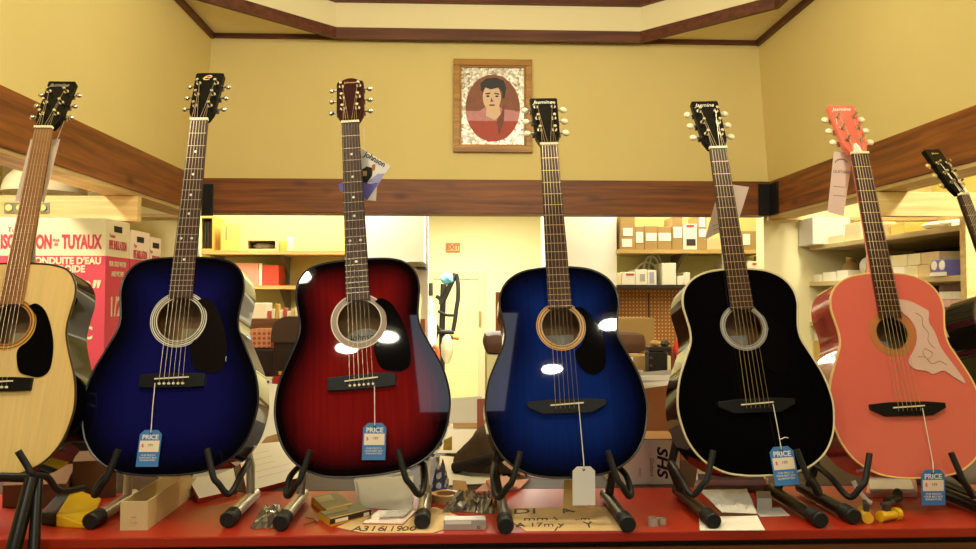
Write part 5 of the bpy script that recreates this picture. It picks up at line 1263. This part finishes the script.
# brown padded bench with box
YQ = 3.40
a = P(484.5, 355, YQ); b = P(648, 333, YQ)
PAD = mat('brown_vinyl', '5e3e2c', .6)
o = empty('padded_bench', ((a.x+b.x)/2, YQ+.12, 0)); tag(o, 'brown padded bench with rounded edges passing behind the bright blue guitar', 'bench')
l = o.location; bm = NB(); box(bm, (a.x-l.x, -.12, a.z), (b.x-l.x, .18, b.z)); finish(bm, 'padded_top', PAD, o, smooth=True, bevel=.042)
bm = NB(); box(bm, (a.x-l.x+.012, -.10, .0), (a.x-l.x+.075, .16, a.z)); finish(bm, 'white_leg', PALE, o)
bm = NB(); box(bm, (b.x-l.x-.075, -.10, .0), (b.x-l.x-.012, .16, a.z)); finish(bm, 'white_leg', PALE, o)
bm = NB(); box(bm, (a.x-l.x+.076, .0, .0), (b.x-l.x-.076, .02, a.z)); finish(bm, 'dark_panel', mat('dark_panel', '2a1c14', .7), o)
# cardboard box with label under the bench, on a trolley behind the counter
a = P(600, 400, 3.22); b = P(647, 355, 3.22)
o = pxbox('shipping_box', 'cardboard box with white label and barcode right of the bright blue guitar', 'box', (592, 462, 647.5, 356), 3.10, .17, CARD); 
st = finish_box(NB(), 'stool', (P(588, 300, 3.1).x, 3.09, 0), (P(652, 300, 3.1).x, 3.28, o.location.z-.001), wood('stool_wood', '4a2f1c', '6a4428', 'X', .6, knots=False)); tag(st, 'dark wooden crate standing directly under the labelled cardboard box', 'crate')
l = o.location
for (x0_, y0_, x1_, y1_, nm) in ((619, 357, 633, 366, 'white_label'), (628, 370, 643, 384, 'barcode_label')):
    p = P(x0_, y1_, 3.10); q = P(x1_, y0_, 3.10); bm = NB(); box(bm, (p.x-l.x, -.087, p.z-l.z), (q.x-l.x, -.085, q.z-l.z)); lb2 = finish(bm, nm, WHITE, o)
    if nm[0] == 'b':
        for k in range(9):
            xx = p.x-l.x+.006+k*.0052; bm = NB(); box(bm, (xx, -.0876, q.z-l.z-.03), (xx+.0025, -.0871, q.z-l.z-.006)); finish(bm, 'bar', BLACKINK, lb2)
# upright cardboard flap behind the bench
zb0 = P(620, 355, 3.75).z
bx2 = pxbox('carton', 'tall plain cardboard carton standing behind the brown bench, before the pegboard', 'box', (600, 430, 654.5, 318), 3.78, .2, CARD)
bx3 = finish_box(NB(), 'crate', (bx2.location.x-.2, 3.77, 0), (bx2.location.x+.2, 3.99, bx2.location.z-.001), _M['stool_wood']); tag(bx3, 'dark wooden crate standing under the tall plain carton behind the bench', 'crate')
# spiral book, red cloth and small clutter on a side table
tz = P(660, 394, 3.0).z
tt = finish_box(NB(), 'side_table', (P(649, 300, 3.0).x, 2.96, tz-.03), (P(712, 300, 3.0).x, 3.06, tz), _M['stool_wood'])
tag(tt, 'narrow dark side table right of the labelled cardboard box', 'table')
for sx_ in (-1, 1):
    bm = NB(); w_ = (tt.dimensions.x/2 if tt.dimensions.x else .1)-.02; box(bm, (sx_*w_-.015, -.04, -tz+.03), (sx_*w_+.015, .04, 0)); finish(bm, 'leg', _M['stool_wood'], tt)
o = pxbox('ring_binder', 'black ring binder with white rings standing right of the labelled box', 'binder', (649, 394, 667, 352), 2.97, .06, mat('black_binder', '16120f', .5), base=tz+.0005)
for k in range(4):
    p = P(651.5, 358+k*8, 2.968)-o.location; bm = NB(); lathe(bm, (p.x, -.0305, p.z), [(.007, 0), (.005, .004)], 12, axis='Y'); finish(bm, 'ring', CHROME, o)
pxbox('cream_book', 'cream spined book standing between black binder and red cloth', 'book', (667.5, 394, 671, 356), 2.975, .06, CREAMC, base=tz+.0005)
pxbox('brown_book', 'brown book standing beside the cream spined book', 'book', (671.5, 394, 675, 352), 2.975, .06, mat('brown_cover', '7a3a26', .6), base=tz+.0005)
o = empty('red_cloth', (P(680, 394, 3.01).x, 3.01, tz)); tag(o, 'bright red cloth bundled at the left edge of the black guitar', 'cloth')
REDC2 = mat('bright_red_cloth', 'd93a1c', .8, bump=.4, scale=30)
bm = NB(); r_ = bmesh.ops.create_uvsphere(bm, u_segments=20, v_segments=14, radius=1)
hh_ = P(680, 337, 3.01).z-tz
for v in r_['verts']: k = 1+.12*math.sin(6*v.co.z+3*v.co.x)+.1*math.sin(9*v.co.x+2*v.co.z); v.co = Vector((v.co.x*.032*k, v.co.y*.03*k, (v.co.z+1)*.5*hh_))
finish(bm, 'folds', REDC2, o, smooth=True)
o = pxbox('dark_tray', 'dark shallow tray with scraps lying on the black binder', 'tray', (649, 351.5, 672, 347), 2.97, .07, mat('dark_tray', '2a1a14', .6))
for k in range(2):
    p = P(656+9*k, 347, 3.0); bm = NB(); ellipsoid(bm, (0, 0, .012), .022, .018, .012, 10, 8, .12); s_ = finish(bm, 'scrap', [KRAFT, DGR][k], None, smooth=True); s_.location = (p.x, 3.005, P(656, 347, 2.97).z+.0005); tag(s_, ('tan scrap in the dark tray', 'dark grey scrap in the dark tray')[k], 'scrap')

# ------------------------------------------------------------------ back room, left: shelves
x0, x1 = P(198, 251, YS).x, P(362, 251, YS).x
o = empty('wall_shelf', ((x0+x1)/2, YP, P(280, 250.5, YS).z)); ZA = o.location.z; tag(o, 'pale wooden upper wall shelf between dark blue and red guitars', 'shelf')
bm = NB(); box(bm, (x0-o.location.x, YS-YP, -.028), (x1-o.location.x, 0, 0)); finish(bm, 'shelf_board', SHELFX, o)
for px in (223, 288.5):
    xx = P(px, 255, YP).x-o.location.x; bm = NB(); box(bm, (xx-.014, -.012, -.30), (xx+.014, -.0005, -.028)); hexa(bm, [(xx-.014, -.02, -.16), (xx+.014, -.02, -.16), (xx+.014, -.012, -.16), (xx-.014, -.012, -.16)], [(xx-.014, -.26, -.029), (xx+.014, -.26, -.029), (xx+.014, -.012, -.029), (xx-.014, -.012, -.029)]); finish(bm, 'bracket', BRK, o)
ZB_ = P(260, 285.5, YS).z
o = empty('wall_shelf', ((x0+x1)/2, YP, ZB_)); tag(o, 'pale wooden lower wall shelf holding the pink and red binder', 'shelf')
bm = NB(); box(bm, (x0-o.location.x, YS-YP, -.026), (x1-o.location.x, 0, 0)); finish(bm, 'shelf_board', SHELFX, o)
xx = P(288.5, 290, YP).x-o.location.x; bm = NB(); box(bm, (xx-.02, -.012, -.26), (xx+.02, -.0005, -.026)); hexa(bm, [(xx-.02, -.02, -.16), (xx+.02, -.02, -.16), (xx+.02, -.012, -.16), (xx-.02, -.012, -.16)], [(xx-.02, -.2, -.027), (xx+.02, -.2, -.027), (xx+.02, -.012, -.027), (xx-.02, -.012, -.027)]); finish(bm, 'bracket', BRK, o)
def open_box(name, label, cat, rect, Y, depth, m, inner, base):
    a = P(rect[0], rect[3], Y); b = P(rect[2], rect[1], Y); w = (b.x-a.x)/2; h = b.z-base; t = .012
    o = empty(name, ((a.x+b.x)/2, Y, base)); tag(o, label, cat)
    for nm, q, r in (('side_panel', (-w, 0, 0), (-w+t, depth, h)), ('side_panel', (w-t, 0, 0), (w, depth, h)), ('bottom_panel', (-w+t, 0, 0), (w-t, depth, t)), ('top_panel', (-w+t, 0, h-t), (w-t, depth, h)), ('back_panel', (-w+t, depth-t, t), (w-t, depth, h-t))):
        bm = NB(); box(bm, q, r); finish(bm, nm, m, o)
    return o, w, h
YBX = mat('yellow_box_board', 'c9a548', .75)
o, w, h = open_box('magazine_file', 'open fronted yellow box with dark papers at the left end of the upper shelf', 'box', (199, 216.5, 214, 250), YS+.01, .24, YBX, None, ZA+.0006)
for k in range(3): bm = NB(); box(bm, (-.02+.018*k, .02, .0125), (-.008+.018*k, .2, h*.85)); s_ = finish(bm, 'dark_paper', mat('dark_papers', '2c241e', .7), None); s_.location = o.location; tag(s_, ('left dark paper bundle inside the open yellow box', 'middle dark paper bundle inside the open yellow box', 'right dark paper bundle inside the open yellow box')[k], 'paper', 'dark papers in the yellow box')
back_box('closed yellow box with thin print, second on the upper shelf', (220.5, 223, 232, 250), mat('yellow_box_pale', 'd9bd62', .75), 'boxes on the upper left shelf', depth=.2, labels=[(225.5, 226, 227, 240, GREYINK)], base=ZA+.0006)
o, w, h = open_box('tray_box', 'low open tan box with grey crumpled filling on the upper shelf', 'box', (246, 239, 277, 250), YS+.01, .2, CARDL, None, ZA+.0006)
bm = NB(); ellipsoid(bm, (0, .09, h*.42), w*.75, .07, h*.32, 18, 10, .1); s_ = finish(bm, 'crumpled_filling', mat('grey_filling', '8f8a84', .7), o)
back_box('small yellow box right of the low open box', (280, 241, 288, 250), YBX, 'boxes on the upper left shelf', depth=.12, base=ZA+.0006, Y=YS+.08)
o = empty('white_cup', (P(290.5, 250, YS+.06).x, YS+.06, ZA+.0006)); tag(o, 'white cylinder cup on the upper shelf right of the low box', 'cup')
bm = NB(); hc = P(291, 237, YS+.06).z-ZA; lathe(bm, (0, 0, 0), [(.020, 0), (.024, .01), (.024, hc), (.020, hc), (.018, .012)], 20); finish(bm, 'body', WH, o, smooth=True)
# pink and red binder box
o = empty('box_file', (P(255, 285, YS+.03).x, YS+.03, ZB_+.0006)); tag(o, 'pink and red box file with white spine on the lower shelf', 'box'); l = o.location
for nm, r_, m in (('pink_cover', (228, 263, 258.5, 285), mat('pink_cover', 'e39a8a', .6)), ('white_spine', (258.7, 263.5, 262, 285), WH), ('red_cover', (262.2, 265, 278.5, 282.5), mat('red_cover', 'd0422e', .55))):
    p = P(r_[0], r_[3], YS+.03); q = P(r_[2], r_[1], YS+.03); bm = NB(); box(bm, (p.x-l.x, 0, 0 if nm != 'red_cover' else 0), (q.x-l.x, .2, q.z-l.z)); finish(bm, nm, m, o, bevel=.003)
# cabinet below with items on top
zc = P(280, 318.5, 5.2).z
cab = finish_box(NB(), 'storage_cabinet', (P(196, 300, 5.2).x, 5.18, 0), (P(405, 300, 5.2).x, 5.74, zc), wood('cabinet_wood', '5a3018', '7a4a28', 'X', .5, knots=False)); tag(cab, 'brown wooden storage cabinet below the left wall shelves', 'cabinet')
def cab_box(label, rect, m, group=None, depth=.15, Y=5.21, name='small_box', cat='box'):
    return pxbox(name, label, cat, rect, Y, depth, m, group, base=zc+.0006)
GC = 'small things on the cabinet'
cab_box('white box on the cabinet beside the dark blue guitar', (249, 303, 267, 318), WH, GC)
for k in range(8):
    m = [RD, WH, YBX, WH, RD, WH, CARDL, WH][k]
    cab_box('%s small packet from the left in the row on the cabinet' % ['first', 'second', 'third', 'fourth', 'fifth', 'sixth', 'seventh', 'last'][k], (267.6+3.9*k, [311, 309, 304, 310, 308, 311, 309, 307][k], 271+3.9*k, 318), m, GC, .06, name='small_packet', cat='packet')
# lower clutter on a bench behind the left of the counter, Y about 3.6
tz = P(270, 386, 3.5).z
bm = NB(); w0, w1 = P(236, 300, 3.5).x, P(322, 300, 3.5).x
tb = finish_box(bm, 'work_table', (w0, 3.46, tz-.035), (w1, 4.1, tz), wood('orange_table_wood', '8a4c1c', 'b4702e', 'X', .5, knots=False)); tag(tb, 'orange brown wooden work table between dark blue and red guitars', 'table')
for sx_ in (-1, 1):
    for sy_ in (-1, 1):
        bm = NB(); cx_ = sx_*((w1-w0)/2-.03); cy_ = sy_*.28; box(bm, (cx_-.02, cy_-.02, -tz+.035), (cx_+.02, cy_+.02, -.0)); finish(bm, 'leg', _M['orange_table_wood'], tb)
PATT = dots('patterned_carton', 'e0a070', 'b85a44', .0235, .008, (0, 2))
st2 = pxbox('dark_suitcase', 'dark brown case carrying the patterned box beside the dark blue guitar', 'case', (246, 386, 284, 348.6), 3.72, .25, mat('dark_brown_case', '33211a', .5), base=tz+.0006, bevel=.012)
o = pxbox('patterned_box', 'pink and tan box with round pattern beside the dark blue guitar', 'box', (247, 348, 271.5, 329.5), 3.73, .2, PATT)
bm = NB(); p = P(271.8, 348, 3.73).x-o.location.x; box(bm, (p, -.1, 0), (p+.012, .1, P(271, 330, 3.73).z-o.location.z)); finish(bm, 'orange_end', mat('orange_end', 'b0622e', .6), o)
o = empty('leather_bag', (P(294.5, 386, 3.62).x, 3.62, tz)); tag(o, 'dark brown leather bag with flap between dark blue and red guitars', 'bag')
LEA = mat('dark_leather', '2b1c16', .4, var=.2, bump=.1, scale=20); hb_ = P(288, 316, 3.62).z-tz; wb = .092
bm = NB(); fs = box(bm, (-wb, -.06, 0), (wb, .08, hb_*.86)); finish(bm, 'bag_body', LEA, o, bevel=.025, smooth=True)
bm = NB(); pts = smoothpath([(-wb-.004, hb_*.62, 0), (-wb*.95, hb_*.86, 0), (-wb*.5, hb_*.98, 0), (0, hb_, 0), (wb*.6, hb_*.97, 0), (wb, hb_*.85, 0), (wb+.004, hb_*.62, 0)], 5)
v0 = [bm.verts.new((p.x, -.075, p.y)) for p in pts]; v1 = [bm.verts.new((p.x, .085, p.y)) for p in pts]; bm.faces.new(v0); bm.faces.new(list(reversed(v1)))
for i in range(len(pts)): j = (i+1) % len(pts); bm.faces.new((v0[j], v0[i], v1[i], v1[j]))
bmesh.ops.recalc_face_normals(bm, faces=bm.faces); finish(bm, 'flap', mat('brown_leather_flap', '4a352a', .35), o)
for k in range(4):
    bm = NB(); box(bm, (-.06+.03*k, -.067, .045+.004*k), (-.042+.03*k, -.0605, .062+.004*k)); finish(bm, 'yellow_mark', YTRIM if k < 3 else WHITE, o)
o, w, h = open_box('photo_box', 'tiny white framed box with blue print on the work table', 'box', (260.5, 378, 272, 386), 3.50, .06, WH, None, tz+.0006)
bm = NB(); box(bm, (-w+.0125, .02, .0125), (w-.0125, .022, h-.0125)); finish(bm, 'blue_print', mat('blue_print', '3a3a5a', .5), o)
for k in range(3): pxbox('small_red_box', ('red box left of two others on the work table', 'red and white box in the middle on the work table', 'red box nearest the red guitar on the work table')[k], 'box', (273+7*k, 386, 279.5+7*k, [377, 378, 374][k]), 3.50, .06, [REDE, RD, REDE][k], 'red boxes on the work table', base=tz+.0006)
bm = NB(); pts = [(0, 0, .012), (.03, .02, .03), (.06, 0, .05), (.04, -.03, .04), (.0, -.02, .02), (-.03, .0, .014)]
tube(bm, smoothpath(pts, 5), .008, 8); o = finish(bm, 'dark_cable', RUBBER, None, smooth=True); o.location = (P(252, 386, 3.56).x, 3.58, tz); tag(o, 'dark coiled cable at the foot of the brown case', 'cable')

# ------------------------------------------------------------------ middle: white cabinet, exit sign, rack of hoses
a = P(364, 262, YP-.35); b = P(424, 222, YP-.35)
o = pxbox('wall_cabinet', 'white wall cabinet below the back beam, right of the red guitar neck', 'cabinet', (364, 262, 424, 200), YP-.37, .345, mat('bright_white_board', 'fbfaf2', .6))
o = pxbox('lamp_shelf', 'short olive shelf edge under the white wall cabinet', 'shelf', (398, 266.5, 418.5, 262.3), YP-.36, .334, mat('olive_edge', '8a8248', .6))
o = pxbox('black_hook', 'small black bracket at the end of the olive shelf', 'bracket', (416, 268.5, 425.5, 266.8), YP-.34, .314, IRON)
c0 = P(446, 251.5, YD-.03); c1 = P(460, 243, YD-.03)
o = empty('exit_sign', ((c0.x+c1.x)/2, YD-.001, c0.z)); tag(o, 'orange lit EXIT sign above the far door', 'sign'); w = (c1.x-c0.x)/2; h = c1.z-c0.z
EXM = mat('exit_face', 'f0c070', .5); EXR = mat('exit_orange', 'b84408', .5)
bm = NB(); box(bm, (-w, -.05, 0), (w, 0, h)); finish(bm, 'housing', EXM, o)
bm = NB()
for q, r in (((-w, -.054, 0), (w, -.0502, .012)), ((-w, -.054, h-.012), (w, -.0502, h)), ((-w, -.054, .012), (-w+.01, -.0502, h-.012)), ((w-.01, -.054, .012), (w, -.0502, h-.012))): box(bm, q, r)
finish(bm, 'border', EXR, o)
text('EXIT', h*.82, EXR, o, M_front(0, -.052, h*.48), bold=.006, sx=.86)
# white tall locker
o = pxbox('tall_locker', 'tall bright white locker behind the bright blue guitar neck', 'cabinet', (546, 470, 616.5, 205), YP-.3, .295, _M['bright_white_board'], base=.0)
bm = NB(); 
# orange-edged frame left of the blue guitar
o = pxbox('wooden_post', 'orange brown wooden post just left of the bright blue guitar shoulder', 'post', (496, 470, 502, 292), 4.9, .08, wood('orange_post', '8a4c1c', 'b4702e', 'Z', .5, knots=False), base=0)
o = pxbox('wooden_post', 'orange brown wooden post just right of the red guitar waist', 'post', (419.5, 470, 425, 319), 5.6, .08, _M['orange_post'], base=0)
# rack with hoses and a blue bundle
YH = 7.0
def H(x, y, dy=0): return P(x, y, YH+dy)
foot = H(444, 300); o = empty('hose_rack', (foot.x, YH, 0)); tag(o, 'black rack with hanging hoses and straps in front of the far door', 'rack'); L = lambda p: p-o.location
KB = mat('black_hose', '1f1c1a', .5)
bm = NB(); tube(bm, [L(Vector((H(442, 300).x, YH, 0))), L(H(442, 330)), L(H(443.5, 284))], .028, 10); finish(bm, 'post', KB, o, smooth=True)
bm = NB(); box(bm, (-.11, -.04, 0), (.2, .22, .03)); finish(bm, 'base_plate', KB, o)
for nm, pts, r in (('strap', [(441, 305), (447, 292), (453, 279), (456, 274)], .026), ('hose', [(456, 274), (458, 284), (458, 298), (456.5, 308), (455, 320), (453, 331)], .020), ('hose', [(436, 296), (440, 299), (442, 306)], .018),
                   ('bracket_loop', [(427.5, 350), (428, 322), (434, 323.5), (438, 328), (441, 331), (437, 333), (435, 338), (430, 338)], .018), ('bracket_loop', [(428, 331), (433, 327), (437, 332), (443, 331)], .014),
                   ('crossbar', [(438, 311), (447, 315), (456, 315)], .014), ('crossbar', [(440, 331.5), (448, 332), (454, 332)], .022), ('hook', [(428, 346), (433, 347), (437, 350)], .014), ('handle', [(444, 336.5), (453, 337.5)], .020)):
    bm = NB(); tube(bm, smoothpath([L(H(x, y, -.04)) for x, y in pts], 5), r, 10); finish(bm, nm, KB, o, smooth=True)
bm = NB(); tube(bm, [L(H(453, 337.2, -.04)), L(H(459, 338, -.04))], .020, 10); finish(bm, 'orange_grip', mat('orange_plastic', 'd8862e', .5), o, smooth=True)
c = H(447, 278.5, -.14); bm = NB(); r_ = bmesh.ops.create_uvsphere(bm, u_segments=18, v_segments=12, radius=1)
for v in r_['verts']: k = 1+.1*math.sin(5*v.co.x+4*v.co.z); v.co = Vector((v.co.x*.062*k, v.co.y*.06*k, v.co.z*.052*k))
s_ = finish(bm, 'blue_bundle', mat('sky_blue_cloth', '6fb4d4', .8), None, smooth=True); s_.location = c; tag(s_, 'sky blue cloth bundle on top of the black hose rack', 'cloth')
c = H(431, 316.5, -.1); o = empty('spray_bottle', (c.x, YH-.1, c.z)); tag(o, 'blue grey spray bottle left of the black hose rack', 'bottle')
k = YH/750; bm = NB(); lathe(bm, (0, 0, 0), [(.030, 0), (.032, .01), (.032, 13*k), (.02, 15*k)], 18); finish(bm, 'bottle_body', mat('blue_grey_plastic', '8fa6b8', .4), o, smooth=True)
bm = NB(); lathe(bm, (0, 0, 15*k), [(.016, 0), (.014, 3*k), (.012, 6*k)], 14); finish(bm, 'neck', WH, o, smooth=True)
bm = NB(); box(bm, (-.03, -.02, 20.5*k), (.016, .02, 33*k)); finish(bm, 'trigger_head', KB, o, bevel=.006)
sh = finish_box(NB(), 'stand_cabinet', (c.x-.07, YH-.17, 0), (c.x+.05, YH-.05, c.z-.0006), _M['bright_white_board']); tag(sh, 'narrow white cabinet the spray bottle stands on', 'cabinet')
a = H(436, 350, -.14); bm = NB(); tube(bm, smoothpath([H(433, 346, -.2)-a, H(437, 349, -.2)-a, H(438, 358, -.2)-a, H(437.5, 367, -.2)-a], 5), .022, 10)
o = finish(bm, 'orange_hose', mat('orange_red_hose', 'd8622e', .5), None, smooth=True); o.location = a; tag(o, 'orange hose hanging beside the waist of the red guitar', 'hose')
c = H(447, 360, -.2); bm = NB(); ellipsoid(bm, (0, 0, .10), .055, .05, .13, 16, 12, .06); o = finish(bm, 'clear_bag', mat('hazy_plastic', 'ddd8c0', .3, alpha=.6), None, smooth=True); o.location = c; tag(o, 'hazy plastic bag hanging below the hose rack', 'bag')

# ------------------------------------------------------------------ lights
def area(name, loc, rot, sx, sy, power, col):
    l = bpy.data.lights.new(name, 'AREA'); l.shape = 'RECTANGLE'; l.size = sx; l.size_y = sy; l.energy = power; l.color = col
    o = bpy.data.objects.new(name, l); COL.objects.link(o); o.location = loc; o.rotation_euler = rot; return o
WARM = (1, .925, .68); NEUT = (1, .95, .76)
TUBE_ = mat('lamp_housing', 'f2eee0', .5)
def spot(name, loc, aim, power, size, blend, rad, col):
    l = bpy.data.lights.new(name, 'SPOT'); l.energy = power; l.spot_size = R(size); l.spot_blend = blend; l.shadow_soft_size = rad; l.color = col
    o = bpy.data.objects.new(name, l); COL.objects.link(o); o.location = loc
    o.rotation_euler = (Vector(aim)-Vector(loc)).to_track_quat('-Z', 'Y').to_euler(); return o
# round down-lights in the hall ceiling behind the viewer
HALL = ((-.98, -.45, 11), (-.80, -1.42, 8), (1.05, -1.10, 11), (.72, -1.80, 8), (-.50, -1.25, 6))
for k, (x, y, p) in enumerate(((-.65, 1.25, 19), (.98, 1.25, 19), (.17, 2.15, 17))):  # bulbs added out of view, hung low to brighten ceiling and counter
    l = bpy.data.lights.new('added_bulb', 'POINT'); l.energy = p; l.color = WARM; l.shadow_soft_size = .07
    lo = bpy.data.objects.new('added_bulb', l); COL.objects.link(lo); lo.location = (x, y, 2.64)
    o = empty('added_pendant', (x, y, ZC+.30)); tag(o, ['added unseen bulb below the ceiling recess, front left', 'added unseen bulb below the ceiling recess, front right', 'added unseen bulb below the ceiling recess, middle'][k], 'lamp', 'added overhead bulbs')
    bm = NB(); cyl(bm, (0, 0, 2.75-ZC-.30), (0, 0, 0), .006, n=8); finish(bm, 'cord', RUBBER, o)
    bm = NB(); cyl(bm, (0, 0, 2.72-ZC-.30), (0, 0, 2.77-ZC-.30), .022, n=14); finish(bm, 'socket', TUBE_, o, smooth=True)
for k, (x, y, p) in enumerate(HALL):
    l = area('ceiling_lamp', (x, y, ZC-.035), (0, 0, 0), .16, .16, p, WARM); l.data.shape = 'DISK'
    bm = NB(); lathe(bm, (0, 0, 0), [(.10, -.03), (.11, 0)], 20); o = finish(bm, 'down_light', TUBE_, None); o.location = (x, y, ZC); tag(o, ['round ceiling lamp nearest above the viewer on the left', 'round ceiling lamp farther behind the viewer on the left', 'round ceiling lamp nearest above the viewer on the right', 'round ceiling lamp farther behind the viewer on the right', 'round ceiling lamp beside the added glowing pane'][k], 'lamp', 'round ceiling lamps')
# track spots that wash the upper walls
for k, (loc, aim, p, sz) in enumerate((((-.55, 2.35, ZC-.07), (-.6, 4.5, 2.62), 18, 150), ((.90, 2.35, ZC-.07), (1.0, 4.5, 2.62), 18, 150), ((-.15, 1.3, ZC-.07), (LX, 2.0, 2.35), 17, 105), ((.50, 1.3, ZC-.07), (RX, 2.3, 2.4), 8, 92))):
    spot('track_spot', loc, aim, p, sz, .8, .06, WARM)
    d = (Vector(aim)-Vector(loc)).normalized(); bm = NB(); cyl(bm, -d*.16, -d*.02, .05, n=16); cyl(bm, -d*.10, (-d.x*.10, -d.y*.10, .30), .010, n=8)
    o = finish(bm, 'track_spotlight', TUBE_, None, smooth=True); o.location = loc; tag(o, ['spotlight aimed at the back wall, left one', 'spotlight aimed at the back wall, right one', 'spotlight aimed at the left wall', 'spotlight aimed at the right wall'][k], 'lamp', 'track spotlights')
# strip lamps of the back room and the side bays
for k, (x, y, lx_, p) in enumerate(((-1.2, 5.2, 1.2, 32), (1.6, 5.2, 1.2, 18), (.1, 6.5, 1.2, 80), (.2, 8.8, 1.2, 78))):
    area('strip_lamp', (x, y, ZR-.08), (0, 0, 0), lx_, .2, p, NEUT)
    bm = NB(); box(bm, (x-lx_/2-.03, y-.13, ZR-.07), (x+lx_/2+.03, y+.13, ZR)); o = finish(bm, 'strip_light', TUBE_, None, loc=(x, y, ZR)); tag(o, ['strip lamp over the left wall shelves', 'strip lamp over the right wall shelves', 'strip lamp over the middle of the back room', 'strip lamp near the far door'][k], 'lamp', 'strip lamps of the back room')
for k, (x, y, p) in enumerate(((-2.1, 2.4, 26), (2.40, 2.1, 36), (2.06, 3.95, 9))):  # the third is an added lamp, brightening the right bay's cartons
    area('bay_lamp', (x, y, ZL-.06), (0, 0, 0), .14, 1.0, p, NEUT)
    bm = NB(); box(bm, (x-.08, y-.53, ZL-.05), (x+.08, y+.53, ZL)); o = finish(bm, 'strip_light', TUBE_, None, loc=(x, y, ZL)); tag(o, ['strip lamp of the left bay', 'strip lamp of the right bay, nearer the viewer', 'added lamp brightening the carton sides in the right bay'][k], 'lamp', 'strip lamps of the bays')
w = bpy.data.worlds.new('world'); SC.world = w; w.use_nodes = True; w.node_tree.nodes['Background'].inputs[0].default_value = (.5, .6, .8, 1); w.node_tree.nodes['Background'].inputs[1].default_value = .3
SC.view_settings.view_transform = 'Standard'; SC.view_settings.look = 'None'; SC.view_settings.gamma = 1; SC.view_settings.exposure = 0.64; SC.view_settings.use_curve_mapping = False
